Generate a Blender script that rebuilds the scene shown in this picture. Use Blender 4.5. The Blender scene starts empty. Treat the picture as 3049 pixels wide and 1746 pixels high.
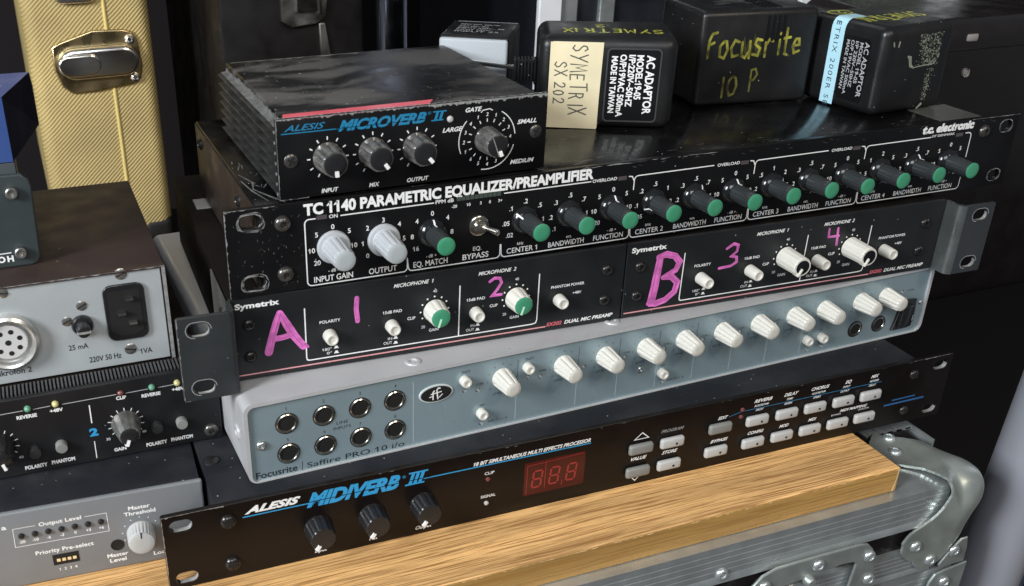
import bpy, bmesh, math, random
from mathutils import Matrix, Vector
R = math.radians
rnd = random.Random(7)
S = bpy.context.scene
COL = S.collection
MM = 0.001

# ------------------------------------------------------------------ camera
cam_d = bpy.data.cameras.new('camera')
cam = bpy.data.objects.new('camera', cam_d)
COL.objects.link(cam)
S.camera = cam
cam_d.sensor_width = 36.0
cam_d.lens = 36.838
cam_d.shift_x = 0.0817
cam_d.shift_y = 0.0572
cam_d.clip_start = 0.02
cam_d.clip_end = 20.0
yaw, pitch, roll = -0.376521, 1.081355, 0.006957
Mc = Matrix.Rotation(yaw, 4, 'Z') @ Matrix.Rotation(pitch, 4, 'X') @ Matrix.Rotation(roll, 4, 'Z')
Mc.translation = Vector((-77.6133, -450.1383, 211.4751)) * MM
cam.matrix_world = Mc
cam_d.dof.use_dof = True
cam_d.dof.focus_distance = 0.60
cam_d.dof.aperture_fstop = 20.0

# ------------------------------------------------------------------ world and lamps
W = bpy.data.worlds.new('World')
S.world = W
W.use_nodes = True
bg = W.node_tree.nodes['Background']
bg.inputs[0].default_value = (0.80, 0.88, 1.0, 1)
bg.inputs[1].default_value = 0.14

def area(name, loc, target, sx, sy, power, color):
    d = bpy.data.lights.new(name, 'AREA')
    d.shape = 'RECTANGLE'; d.size = sx; d.size_y = sy; d.energy = power; d.color = color
    o = bpy.data.objects.new(name, d); COL.objects.link(o)
    o.location = Vector(loc)
    o.rotation_euler = (Vector(target) - Vector(loc)).to_track_quat('-Z', 'Y').to_euler()
    return o
area('window_light', (-1.35, -0.62, 0.72), (0.12, 0.0, -0.03), 0.45, 0.6, 41.0, (0.93, 0.97, 1.0))
area('front_fill', (-0.35, -1.5, 1.05), (0.12, 0.0, -0.03), 0.9, 0.7, 15.0, (0.95, 0.98, 1.0))  # added soft fill from the front, not a lamp of the place
area('back_fill', (0.1, 1.5, 1.7), (0.15, 0.0, 0.0), 1.2, 0.5, 10.0, (0.95, 0.97, 1.0))  # added weak fill from behind for the top surfaces and the tube
area('right_warm_light', (0.75, -1.3, 1.1), (0.25, 0.0, -0.1), 0.3, 0.3, 7.0, (1.0, 0.84, 0.66))  # small warm area light from the front right
S.view_settings.view_transform = 'Standard'
S.view_settings.look = 'None'
S.view_settings.exposure = 0.0
S.view_settings.gamma = 1.0

# ------------------------------------------------------------------ materials
MATS = {}
def mat(name, col, rough=0.5, metal=0.0, spec=0.5, var=0.0, vscale=40.0, bump=0.0, bscale=400.0,
        dust=0.0, dcol=(0.35, 0.34, 0.33), dscale=900.0, rvar=0.12, coat=0.0, emit=None):
    if name in MATS: return MATS[name]
    m = bpy.data.materials.new(name); m.use_nodes = True
    nt = m.node_tree; N = nt.nodes; L = nt.links
    b = N['Principled BSDF']
    b.inputs['Base Color'].default_value = (*col, 1)
    b.inputs['Roughness'].default_value = rough
    b.inputs['Metallic'].default_value = metal
    b.inputs['Specular IOR Level'].default_value = spec
    b.inputs['Coat Weight'].default_value = coat
    tc = N.new('ShaderNodeTexCoord')
    last = None
    if var > 0:
        n = N.new('ShaderNodeTexNoise'); n.inputs['Scale'].default_value = vscale; n.inputs['Detail'].default_value = 5
        L.new(tc.outputs['Object'], n.inputs['Vector'])
        mr = N.new('ShaderNodeMapRange'); mr.inputs[1].default_value = 0.3; mr.inputs[2].default_value = 0.7
        mr.inputs[3].default_value = 1 - var; mr.inputs[4].default_value = 1 + var
        L.new(n.outputs[0], mr.inputs[0])
        mx = N.new('ShaderNodeVectorMath'); mx.operation = 'SCALE'; mx.inputs[0].default_value = col
        L.new(mr.outputs[0], mx.inputs['Scale']); last = mx.outputs[0]
        L.new(last, b.inputs['Base Color'])
    if rvar > 0:
        n2 = N.new('ShaderNodeTexNoise'); n2.inputs['Scale'].default_value = 55.0; n2.inputs['Detail'].default_value = 6
        L.new(tc.outputs['Object'], n2.inputs['Vector'])
        mr2 = N.new('ShaderNodeMapRange'); mr2.inputs[1].default_value = 0.3; mr2.inputs[2].default_value = 0.7
        mr2.inputs[3].default_value = max(0.03, rough - rvar); mr2.inputs[4].default_value = min(1, rough + rvar)
        L.new(n2.outputs[0], mr2.inputs[0]); L.new(mr2.outputs[0], b.inputs['Roughness'])
    if dust > 0:
        n3 = N.new('ShaderNodeTexVoronoi'); n3.inputs['Scale'].default_value = dscale * 0.5
        L.new(tc.outputs['Object'], n3.inputs['Vector'])
        n4 = N.new('ShaderNodeTexNoise'); n4.inputs['Scale'].default_value = 25; n4.inputs['Detail'].default_value = 3
        L.new(tc.outputs['Object'], n4.inputs['Vector'])
        sp = N.new('ShaderNodeSeparateColor'); L.new(n3.outputs['Color'], sp.inputs[0])
        sz = N.new('ShaderNodeMapRange'); sz.inputs[1].default_value = 1.0 - 0.13 * dust; sz.inputs[2].default_value = 1.0
        sz.inputs[3].default_value = 0.0; sz.inputs[4].default_value = 0.17
        L.new(sp.outputs[0], sz.inputs[0])
        lt_ = N.new('ShaderNodeMath'); lt_.operation = 'LESS_THAN'; L.new(n3.outputs['Distance'], lt_.inputs[0]); L.new(sz.outputs[0], lt_.inputs[1])
        hz = N.new('ShaderNodeMapRange'); hz.inputs[1].default_value = 0.45; hz.inputs[2].default_value = 0.8; hz.inputs[3].default_value = 0.0; hz.inputs[4].default_value = 0.06 * dust
        L.new(n4.outputs[0], hz.inputs[0])
        r3 = N.new('ShaderNodeMath'); r3.operation = 'MAXIMUM'; L.new(lt_.outputs[0], r3.inputs[0]); L.new(hz.outputs[0], r3.inputs[1])
        mc = N.new('ShaderNodeMix'); mc.data_type = 'RGBA'
        mc.inputs[7].default_value = (*dcol, 1); mc.inputs[6].default_value = (*col, 1)
        L.new(r3.outputs[0], mc.inputs[0])
        if last is not None: L.new(last, mc.inputs[6])
        L.new(mc.outputs[2], b.inputs['Base Color'])
    if bump > 0:
        n5 = N.new('ShaderNodeTexNoise'); n5.inputs['Scale'].default_value = bscale; n5.inputs['Detail'].default_value = 3
        L.new(tc.outputs['Object'], n5.inputs['Vector'])
        bp = N.new('ShaderNodeBump'); bp.inputs['Strength'].default_value = bump; bp.inputs['Distance'].default_value = 0.0004
        L.new(n5.outputs[0], bp.inputs['Height']); L.new(bp.outputs[0], b.inputs['Normal'])
    if emit:
        b.inputs['Emission Color'].default_value = (*emit[0], 1); b.inputs['Emission Strength'].default_value = emit[1]
    MATS[name] = m
    return m

def mat_wood(name, base, dark, scale=1.0):
    m = bpy.data.materials.new(name); m.use_nodes = True
    nt = m.node_tree; N = nt.nodes; L = nt.links; b = N['Principled BSDF']
    tc = N.new('ShaderNodeTexCoord')
    wn = N.new('ShaderNodeTexNoise'); wn.inputs['Scale'].default_value = 9; wn.inputs['Detail'].default_value = 1
    L.new(tc.outputs['Object'], wn.inputs['Vector'])
    wv = N.new('ShaderNodeVectorMath'); wv.operation = 'MULTIPLY_ADD'; wv.inputs[1].default_value = (0, 0.007, 0.003)
    L.new(wn.outputs['Color'], wv.inputs[0]); L.new(tc.outputs['Object'], wv.inputs[2]); warp = wv.outputs[0]
    def noise(sx, sy, sz, sc, det):
        mp = N.new('ShaderNodeMapping'); mp.inputs['Scale'].default_value = (sx, sy, sz)
        mp.inputs['Rotation'].default_value = (0, 0, R(-3.0))
        L.new(warp, mp.inputs['Vector'])
        n = N.new('ShaderNodeTexNoise'); n.inputs['Scale'].default_value = sc; n.inputs['Detail'].default_value = det
        L.new(mp.outputs[0], n.inputs['Vector']); return n
    broad = noise(1.6, 22, 22, 3.2 * scale, 4)
    cr = N.new('ShaderNodeValToRGB')
    cr.color_ramp.elements[0].position = 0.32; cr.color_ramp.elements[0].color = (*[c * 0.72 for c in base], 1)
    cr.color_ramp.elements[1].position = 0.68; cr.color_ramp.elements[1].color = (*[min(1, c * 1.18) for c in base], 1)
    L.new(broad.outputs[0], cr.inputs[0])
    pores = noise(0.30, 26, 26, 62 * scale, 2)
    pr = N.new('ShaderNodeMapRange'); pr.inputs[1].default_value = 0.52; pr.inputs[2].default_value = 0.575
    L.new(pores.outputs[0], pr.inputs[0])
    pores2 = noise(0.8, 14, 14, 120 * scale, 2)
    pr2 = N.new('ShaderNodeMapRange'); pr2.inputs[1].default_value = 0.56; pr2.inputs[2].default_value = 0.72; pr2.inputs[4].default_value = 0.55
    L.new(pores2.outputs[0], pr2.inputs[0])
    ad = N.new('ShaderNodeMath'); ad.operation = 'MAXIMUM'; L.new(pr.outputs[0], ad.inputs[0]); L.new(pr2.outputs[0], ad.inputs[1])
    ml = N.new('ShaderNodeMath'); ml.operation = 'MULTIPLY'; ml.inputs[1].default_value = 0.8; L.new(ad.outputs[0], ml.inputs[0])
    mx = N.new('ShaderNodeMix'); mx.data_type = 'RGBA'; mx.inputs[7].default_value = (*dark, 1)
    L.new(ml.outputs[0], mx.inputs[0]); L.new(cr.outputs[0], mx.inputs[6]); L.new(mx.outputs[2], b.inputs['Base Color'])
    bp = N.new('ShaderNodeBump'); bp.inputs['Strength'].default_value = 0.35; bp.inputs['Distance'].default_value = 0.0004; bp.invert = True
    L.new(ad.outputs[0], bp.inputs['Height']); L.new(bp.outputs[0], b.inputs['Normal'])
    b.inputs['Roughness'].default_value = 0.42
    return m

def mat_tweed():
    m = bpy.data.materials.new('tweed_cloth'); m.use_nodes = True
    nt = m.node_tree; N = nt.nodes; L = nt.links; b = N['Principled BSDF']
    tc = N.new('ShaderNodeTexCoord')
    sep = N.new('ShaderNodeSeparateXYZ'); L.new(tc.outputs['Object'], sep.inputs[0])
    nz = N.new('ShaderNodeTexNoise'); nz.inputs['Scale'].default_value = 60; nz.inputs['Detail'].default_value = 3
    L.new(tc.outputs['Object'], nz.inputs['Vector'])
    def math_(op, a, bb):
        x = N.new('ShaderNodeMath'); x.operation = op
        for i, v in enumerate((a, bb)):
            if isinstance(v, (int, float)): x.inputs[i].default_value = v
            elif v is not None: L.new(v, x.inputs[i])
        return x.outputs[0]
    u = math_('SUBTRACT', sep.outputs[2], math_('MULTIPLY', sep.outputs[0], 0.95))
    u = math_('ADD', u, math_('MULTIPLY', nz.outputs[0], 0.0022))
    s = math_('SINE', math_('MULTIPLY', u, 2 * math.pi / 0.0034), None)
    s2 = math_('SINE', math_('MULTIPLY', math_('ADD', sep.outputs[2], sep.outputs[0]), 2 * math.pi / 0.0018), None)
    h = math_('ADD', s, math_('MULTIPLY', s2, 0.35))
    mr = N.new('ShaderNodeMapRange'); mr.inputs[1].default_value = -1.3; mr.inputs[2].default_value = 0.9
    L.new(h, mr.inputs[0])
    cr = N.new('ShaderNodeValToRGB')
    cr.color_ramp.elements[0].position = 0.0; cr.color_ramp.elements[0].color = (0.38, 0.275, 0.10, 1)
    cr.color_ramp.elements[1].position = 1.0; cr.color_ramp.elements[1].color = (0.60, 0.465, 0.20, 1)
    L.new(mr.outputs[0], cr.inputs[0])
    n3 = N.new('ShaderNodeTexNoise'); n3.inputs['Scale'].default_value = 14; n3.inputs['Detail'].default_value = 5
    L.new(tc.outputs['Object'], n3.inputs['Vector'])
    m3 = N.new('ShaderNodeMapRange'); m3.inputs[1].default_value = 0.3; m3.inputs[2].default_value = 0.7; m3.inputs[3].default_value = 0.75; m3.inputs[4].default_value = 1.12
    L.new(n3.outputs[0], m3.inputs[0])
    vm = N.new('ShaderNodeVectorMath'); vm.operation = 'SCALE'; L.new(cr.outputs[0], vm.inputs[0]); L.new(m3.outputs[0], vm.inputs['Scale'])
    L.new(vm.outputs[0], b.inputs['Base Color'])
    bp = N.new('ShaderNodeBump'); bp.inputs['Strength'].default_value = 0.5; bp.inputs['Distance'].default_value = 0.0006
    L.new(h, bp.inputs['Height']); L.new(bp.outputs[0], b.inputs['Normal'])
    b.inputs['Roughness'].default_value = 0.62
    return m

def mat_smudge():
    # glossy black lid with wiped, dusty patches
    m = bpy.data.materials.new('dusty_black_lid'); m.use_nodes = True
    nt = m.node_tree; N = nt.nodes; L = nt.links; b = N['Principled BSDF']
    tc = N.new('ShaderNodeTexCoord')
    mp = N.new('ShaderNodeMapping'); mp.inputs['Scale'].default_value = (0.7, 1.25, 1); mp.inputs['Rotation'].default_value = (0, 0, R(14))
    L.new(tc.outputs['Object'], mp.inputs['Vector'])
    n = N.new('ShaderNodeTexNoise'); n.inputs['Scale'].default_value = 30; n.inputs['Detail'].default_value = 3.5; n.inputs['Distortion'].default_value = 0.35
    L.new(mp.outputs[0], n.inputs['Vector'])
    cr = N.new('ShaderNodeValToRGB')
    cr.color_ramp.elements[0].position = 0.47; cr.color_ramp.elements[0].color = (0.004, 0.004, 0.004, 1)
    cr.color_ramp.elements[1].position = 0.60; cr.color_ramp.elements[1].color = (0.075, 0.070, 0.066, 1)
    L.new(n.outputs[0], cr.inputs[0])
    f = N.new('ShaderNodeTexNoise'); f.inputs['Scale'].default_value = 420; f.inputs['Detail'].default_value = 3
    L.new(tc.outputs['Object'], f.inputs['Vector'])
    fr = N.new('ShaderNodeMapRange'); fr.inputs[1].default_value = 0.66; fr.inputs[2].default_value = 0.74
    L.new(f.outputs[0], fr.inputs[0])
    mx = N.new('ShaderNodeMix'); mx.data_type = 'RGBA'; mx.inputs[7].default_value = (0.25, 0.25, 0.25, 1)
    L.new(fr.outputs[0], mx.inputs[0]); L.new(cr.outputs[0], mx.inputs[6]); L.new(mx.outputs[2], b.inputs['Base Color'])
    rr = N.new('ShaderNodeMapRange'); rr.inputs[1].default_value = 0.4; rr.inputs[2].default_value = 0.62; rr.inputs[3].default_value = 0.34; rr.inputs[4].default_value = 0.62
    L.new(n.outputs[0], rr.inputs[0]); L.new(rr.outputs[0], b.inputs['Roughness'])
    return m

M = {}
M['black_panel'] = mat('black_paint', (0.0045, 0.0045, 0.005), 0.34, spec=0.3, dust=0.12, var=0.2, rvar=0.08)
M['black_gloss'] = mat('black_gloss_lid', (0.003, 0.003, 0.0035), 0.20, spec=0.4, dust=0.8, rvar=0.10)
M['charcoal'] = mat('charcoal_paint', (0.011, 0.012, 0.0135), 0.42, spec=0.35, dust=0.2, var=0.15, bump=0.05)
M['brown_black'] = mat('warm_black_anodised', (0.0055, 0.0036, 0.0033), 0.34, spec=0.3, var=0.15, rvar=0.06)
M['lid_black'] = mat('textured_black_lid', (0.008, 0.009, 0.0125), 0.5, spec=0.4, dust=0.9, bump=0.25, bscale=900)
M['ear'] = mat('grey_ear_paint', (0.030, 0.034, 0.036), 0.42, 0.2, var=0.12, dust=0.2)
M['ear_metal'] = mat('brushed_bracket', (0.20, 0.22, 0.22), 0.32, 0.8, var=0.1)
M['bare'] = mat('bare_metal_edge', (0.62, 0.62, 0.60), 0.35, 0.7, var=0.3, vscale=300)
M['chrome'] = mat('chrome', (0.80, 0.78, 0.74), 0.20, 1.0, rvar=0.05)
M['dull_steel'] = mat('dull_steel', (0.40, 0.39, 0.37), 0.35, 1.0)
M['alu'] = mat('aluminium', (0.56, 0.60, 0.60), 0.33, 0.75, var=0.12, vscale=60, rvar=0.12)
M['alu_dull'] = mat('zinc_plate', (0.40, 0.44, 0.42), 0.38, 0.65, var=0.18, vscale=70, rvar=0.14)
M['white_print'] = mat('white_print', (0.80, 0.80, 0.79), 0.5, rvar=0)
M['grey_print'] = mat('grey_print', (0.22, 0.22, 0.22), 0.5, rvar=0)
M['pale_print'] = mat('pale_print', (0.42, 0.43, 0.44), 0.5, rvar=0)
M['dark_print'] = mat('dark_print', (0.012, 0.018, 0.025), 0.5, rvar=0)
M['blue_print'] = mat('blue_print', (0.03, 0.30, 0.58), 0.45, rvar=0)
M['deep_blue_print'] = mat('deep_blue_print', (0.01, 0.05, 0.16), 0.45, rvar=0)
M['red_print'] = mat('red_print', (0.62, 0.13, 0.16), 0.5, rvar=0)
M['pink_line'] = mat('pink_line', (0.66, 0.30, 0.32), 0.5, rvar=0)
M['pink_marker'] = mat('pink_marker', (0.62, 0.15, 0.46), 0.4, var=0.4, vscale=170, rvar=0.1)
M['pink_dark'] = mat('pink_marker_thin', (0.46, 0.10, 0.33), 0.45, rvar=0)
M['yellow_marker'] = mat('yellow_marker', (0.50, 0.51, 0.07), 0.4, var=0.5, vscale=160)
M['yellow_worn'] = mat('yellow_marker_worn', (0.21, 0.20, 0.03), 0.45, var=0.9, vscale=140)
M['yellow_faint'] = mat('yellow_marker_faint', (0.095, 0.09, 0.018), 0.45, var=0.9, vscale=120)
M['knob_grey'] = mat('grey_knob_plastic', (0.40, 0.42, 0.44), 0.38, bump=0.03, var=0.06)
M['cap_grey'] = mat('grey_knob_cap', (0.36, 0.39, 0.40), 0.45, bump=0.05)
M['knob_dark'] = mat('dark_knob_plastic', (0.022, 0.026, 0.028), 0.30, dust=0.2, var=0.1)
M['skirt'] = mat('clear_dark_skirt', (0.010, 0.011, 0.012), 0.15, rvar=0.05)
M['cap_green'] = mat('green_knob_cap', (0.045, 0.24, 0.13), 0.38, bump=0.03, var=0.08)
M['knob_white'] = mat('ivory_knob_plastic', (0.60, 0.585, 0.53), 0.34, bump=0.03, var=0.05)
M['knob_black'] = mat('black_knob_plastic', (0.013, 0.013, 0.014), 0.24, dust=0.15)
M['knob_smoke'] = mat('worn_black_knob', (0.13, 0.127, 0.12), 0.18, 0.35, spec=.9, var=.5, vscale=200, dust=0.3)
M['saf_front'] = mat('blue_grey_anodised', (0.235, 0.310, 0.340), 0.32, 0.3, var=0.08, vscale=16, rvar=0.08, dust=0.15, dcol=(0.4, 0.45, 0.47))
M['saf_case'] = mat('silver_case_paint', (0.50, 0.505, 0.515), 0.38, 0.25, var=0.05, dust=0.2, dcol=(0.6, 0.6, 0.6))
M['screw'] = mat('pale_screw', (0.50, 0.52, 0.52), 0.3, 0.9)
M['screw_black'] = mat('black_screw', (0.035, 0.033, 0.032), 0.22, 0.6, rvar=0.05)
M['hole'] = mat('hole_dark', (0.003, 0.003, 0.003), 0.7, rvar=0)
M['nickel'] = mat('nickel_ring', (0.50, 0.48, 0.42), 0.24, 1.0)
M['red_display'] = mat('red_display_filter', (0.05, 0.003, 0.004), 0.16, rvar=0.03)
M['red_digit'] = mat('unlit_red_segment', (0.30, 0.028, 0.028), 0.4, rvar=0)
M['led_dark'] = mat('smoked_led', (0.055, 0.045, 0.050), 0.25, rvar=0)
M['led_red'] = mat('red_led', (0.16, 0.05, 0.05), 0.15, rvar=0)
M['led_green'] = mat('green_led', (0.12, 0.30, 0.20), 0.2, rvar=0)
M['led_yellow'] = mat('yellow_led', (0.55, 0.50, 0.22), 0.2, rvar=0)
M['led_clear'] = mat('clear_led', (0.45, 0.44, 0.42), 0.15, rvar=0)
M['btn_grey'] = mat('grey_button', (0.42, 0.42, 0.41), 0.42, bump=0.03)
M['btn_mid'] = mat('mid_grey_button', (0.20, 0.20, 0.19), 0.42, bump=0.03)
M['btn_dark'] = mat('dark_button', (0.03, 0.03, 0.03), 0.3)
M['comp_front'] = mat('grey_enamel', (0.175, 0.185, 0.195), 0.40, var=0.05, bump=0.03)
M['comp_lid'] = mat('black_vinyl_lid', (0.012, 0.013, 0.017), 0.45, dust=0.8, bump=0.2, bscale=700)
M['mixer_front'] = mat('silver_grey_face', (0.43, 0.46, 0.47), 0.42, 0.3, var=0.04)
M['mixer_lid'] = mat('brown_hammered_lid', (0.030, 0.017, 0.014), 0.55, dust=0.5, bump=0.10, var=0.15)
M['plate_blue'] = mat('dark_slate_panel', (0.030, 0.040, 0.042), 0.4, dust=0.15, bump=0.04)
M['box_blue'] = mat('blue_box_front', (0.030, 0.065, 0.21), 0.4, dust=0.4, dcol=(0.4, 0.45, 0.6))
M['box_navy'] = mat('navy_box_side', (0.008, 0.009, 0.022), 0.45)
M['plug_black'] = mat('black_adaptor_plastic', (0.0085, 0.0085, 0.009), 0.38, spec=0.4, dust=0.3, bump=0.12, bscale=600)
M['plug_label'] = mat('black_label_plate', (0.005, 0.005, 0.006), 0.3, rvar=0)
M['adaptor_grey'] = mat('grey_adaptor_plastic', (0.36, 0.39, 0.42), 0.5, bump=0.2, bscale=500)
M['cream_tape'] = mat('cream_masking_tape', (0.72, 0.63, 0.42), 0.55, var=0.08, vscale=50, bump=0.1)
M['pen'] = mat('pen_ink', (0.10, 0.10, 0.08), 0.5, rvar=0)
M['blue_tape'] = mat('pale_blue_label_tape', (0.42, 0.68, 0.78), 0.35, var=0.03)
M['tape_ink'] = mat('label_tape_ink', (0.05, 0.09, 0.12), 0.5, rvar=0)
M['red_tape'] = mat('red_tape', (0.72, 0.12, 0.15), 0.4, var=0.12, vscale=60)
M['residue'] = mat('adhesive_residue', (0.24, 0.26, 0.20), 0.7, var=0.3, vscale=200)
M['tweed'] = mat_tweed()
M['piping'] = mat('gold_piping', (0.70, 0.55, 0.20), 0.4, var=0.1)
M['leather'] = mat('dark_leather', (0.006, 0.004, 0.003), 0.6, bump=0.2)
M['oak'] = mat_wood('oak_top', (0.80, 0.47, 0.19), (0.27, 0.12, 0.032))
M['oak_edge'] = mat_wood('oak_edge', (0.46, 0.26, 0.075), (0.33, 0.17, 0.045), 0.5)
M['case_panel'] = mat('black_laminate', (0.010, 0.008, 0.008), 0.35, rvar=0.05)
M['backdrop'] = mat('dark_room', (0.008, 0.0045, 0.0055), 0.85, rvar=0)
M['pole'] = mat('silver_grey_tube', (0.40, 0.41, 0.46), 0.34, 0.4, bump=0.02, bscale=300, rvar=.03)
M['smudge'] = mat_smudge()
M['cork'] = mat('dip_switch_rocker', (0.75, 0.55, 0.30), 0.5)

# ------------------------------------------------------------------ geometry helpers (all in millimetres)
def newmesh(name, verts, faces, m, ang=35):
    me = bpy.data.meshes.new(name)
    me.from_pydata([(v[0] * MM, v[1] * MM, v[2] * MM) for v in verts], [], faces)
    me.materials.append(m); me.update()
    if ang:
        me.polygons.foreach_set('use_smooth', [True] * len(me.polygons))
        me.set_sharp_from_angle(angle=R(ang))
    return me

FRONT = Matrix(((1, 0, 0, 0), (0, 0, -1, 0), (0, 1, 0, 0), (0, 0, 0, 1)))     # (a, b, out) -> (x, -out, z)
def front(y=0.0):
    m = FRONT.copy(); m[1][3] = y; return m
def top(z=0.0): return Matrix.Translation((0, 0, z))                        # (a, b, out) -> (x, y, z)
def left(x=0.0):                                                            # (a=-y, b=z, out=-x)
    return Matrix(((0, 0, -1, x), (-1, 0, 0, 0), (0, 1, 0, 0), (0, 0, 0, 1)))

class G:
    def __init__(s): s.v = []; s.f = []; s.k = 0; s.log = []
    def add(s, vs, fs, T=None):
        n = len(s.v)
        if T is not None: vs = [T @ Vector(v) for v in vs]
        s.v += [tuple(v) for v in vs]; s.f += [tuple(i + n for i in f) for f in fs]
        return s
    def box(s, x0, x1, y0, y1, z0, z1, T=None):
        vs = [(x0, y0, z0), (x1, y0, z0), (x1, y1, z0), (x0, y1, z0), (x0, y0, z1), (x1, y0, z1), (x1, y1, z1), (x0, y1, z1)]
        return s.add(vs, [(0, 3, 2, 1), (4, 5, 6, 7), (0, 1, 5, 4), (1, 2, 6, 5), (2, 3, 7, 6), (3, 0, 4, 7)], T)
    def rbox(s, x0, x1, y0, y1, z0, z1, r=1.0, seg=2, T=None, which=None):
        bm = bmesh.new()
        bmesh.ops.create_cube(bm, size=1.0)
        for v in bm.verts:
            v.co = Vector(((x0 + x1) / 2 + v.co.x * (x1 - x0), (y0 + y1) / 2 + v.co.y * (y1 - y0), (z0 + z1) / 2 + v.co.z * (z1 - z0)))
        ed = [e for e in bm.edges if which is None or which(e)]
        bmesh.ops.bevel(bm, geom=ed, offset=r, segments=seg, profile=0.5, affect='EDGES')
        bm.verts.index_update()
        s.add([v.co.copy() for v in bm.verts], [[v.index for v in f.verts] for f in bm.faces], T)
        bm.free(); return s
    def lathe(s, prof, seg=32, T=None, flute=None, cap0=False, cap1=True):
        # prof: (radius, out) from the base outwards; axis = local +out (third axis of T)
        vs = []; fs = []
        for (r, h, *fl) in prof:
            for i in range(seg):
                a = 2 * math.pi * i / seg
                rr = r
                if flute and (not fl or fl[0]):
                    rr = r * (1 - flute[1] * (abs(math.cos(a * flute[0] / 2)) ** flute[2]))
                vs.append((rr * math.sin(a), rr * math.cos(a), h))
        n = len(prof)
        for j in range(n - 1):
            for i in range(seg):
                k = (i + 1) % seg
                fs.append((j * seg + i, (j + 1) * seg + i, (j + 1) * seg + k, j * seg + k))
        if cap1: fs.append(tuple((n - 1) * seg + i for i in range(seg))[::-1])
        if cap0: fs.append(tuple(i for i in range(seg)))
        return s.add(vs, fs, T)
    def ribbon(s, pts, w, T, h=None, closed=False, caps=True):
        # a flat printed / painted stroke following pts (a, b)
        if h is None: s.k += 1; h = 0.03 + 0.0015 * s.k
        s.log.append((pts, w, T, h))
        P = [Vector(p) for p in pts]; n = len(P); vs = []; fs = []
        for i in range(n):
            d0 = P[i] - P[i - 1] if (i > 0 or closed) else P[1] - P[0]
            d1 = P[(i + 1) % n] - P[i] if (i < n - 1 or closed) else P[i] - P[i - 1]
            d0 = d0.normalized() if d0.length > 1e-6 else Vector((1, 0)); d1 = d1.normalized() if d1.length > 1e-6 else d0
            t = d0 + d1; t = t.normalized() if t.length > 1e-4 else d0
            nn = Vector((-t.y, t.x)); c = max(0.45, nn.dot(Vector((-d0.y, d0.x))))
            ww = (w[i] if isinstance(w, (list, tuple)) else w) / 2 / c
            vs += [(*(P[i] + nn * ww), h), (*(P[i] - nn * ww), h)]
        m = n if closed else n - 1
        for i in range(m):
            j = (i + 1) % n; fs.append((2 * i, 2 * i + 1, 2 * j + 1, 2 * j))
        if caps and not closed:
            for (idx, sg) in ((0, -1), (n - 1, 1)):
                d = (P[1] - P[0]) if idx == 0 else (P[-1] - P[-2]); d.normalize(); d *= sg
                ww = (w[idx] if isinstance(w, (list, tuple)) else w) / 2; nn = Vector((-d.y, d.x)); b0 = len(vs)
                K = 5
                for q in range(K + 1):
                    a = math.pi * q / K
                    vs.append((*(P[idx] + nn * ww * math.cos(a) + d * ww * math.sin(a)), h))
                fs.append(tuple(range(b0, b0 + K + 1)))
        return s.add(vs, fs, T)
    def disc(s, a, b, r, T, h=0.04, seg=16, ry=None):
        ry = ry or r
        return s.add([(a + r * math.cos(2 * math.pi * i / seg), b + ry * math.sin(2 * math.pi * i / seg), h) for i in range(seg)], [tuple(range(seg))], T)
    def text(s, body, a, b, h, T, w=None, bold=0.0, shear=0.0, rot=0.0, align='L', out=0.05, sp=1.0):
        vs, fs, x0, x1 = glyphs(body, bold, shear, sp)
        k = h / 0.682; kx = k
        if w: kx = w / max(1e-6, (x1 - x0))
        if align == 'L': off = -x0 * kx
        elif align == 'C': off = -(x0 + x1) / 2 * kx
        else: off = -x1 * kx
        if '1' in body and h > 1.1:
            vs = list(vs); fs = list(fs); g1 = glyphs('1', bold, 0.0, sp); sw = g1[3] - g1[2]
            for i_, ch_ in enumerate(body):
                if ch_ != '1': continue
                xr = glyphs(body[:i_ + 1], bold, 0.0, sp)[3] - sw * .6; n_ = len(vs); o_ = glyphs(body, bold, 0.0, sp)[2] - x0
                vs += [(xx - o_ * 0 + shear * yy, yy, 0) for xx, yy in ((xr, .675 + bold), (xr - sw * .5 - .16, .50), (xr - sw * .5 - .16, .42), (xr, .52))]
                fs.append((n_, n_ + 1, n_ + 2, n_ + 3))
        c, sn = math.cos(R(rot)), math.sin(R(rot)); o = []
        for v in vs:
            x, y = v[0] * kx + off, v[1] * k
            o.append((a + c * x - sn * y, b + sn * x + c * y, out))
        return s.add(o, fs, T)
    def plate(s, loops, t, T, bevel=0.0, seg=1, out0=0.0):
        vs, fs = filled(loops, t, bevel, seg)
        return s.add([(v[0], v[1], v[2] + t / 2 + out0) for v in vs], fs, T)
    def build(s, name, m, parent=None, ang=35, loc=None, rot=None, label=None, kind=None):
        if not s.f: return None
        return obj(name, newmesh(name, s.v, s.f, m, ang), parent, loc, rot, label, kind)

_gc = {}
def glyphs(body, bold, shear, sp):
    key = (body, bold, shear, sp)
    if key not in _gc:
        c = bpy.data.curves.new('tmp_text', 'FONT'); c.body = body; c.size = 1; c.offset = bold; c.shear = shear
        c.resolution_u = 3; c.space_character = sp; c.fill_mode = 'FRONT'
        o = bpy.data.objects.new('tmp_text', c); COL.objects.link(o)
        dg = bpy.context.evaluated_depsgraph_get(); ev = o.evaluated_get(dg); me = ev.to_mesh()
        vs = [tuple(v.co) for v in me.vertices]; fs = [tuple(p.vertices) for p in me.polygons]
        ev.to_mesh_clear(); bpy.data.objects.remove(o); bpy.data.curves.remove(c)
        _gc[key] = (vs, fs, min(v[0] for v in vs), max(v[0] for v in vs))
    return _gc[key]

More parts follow.
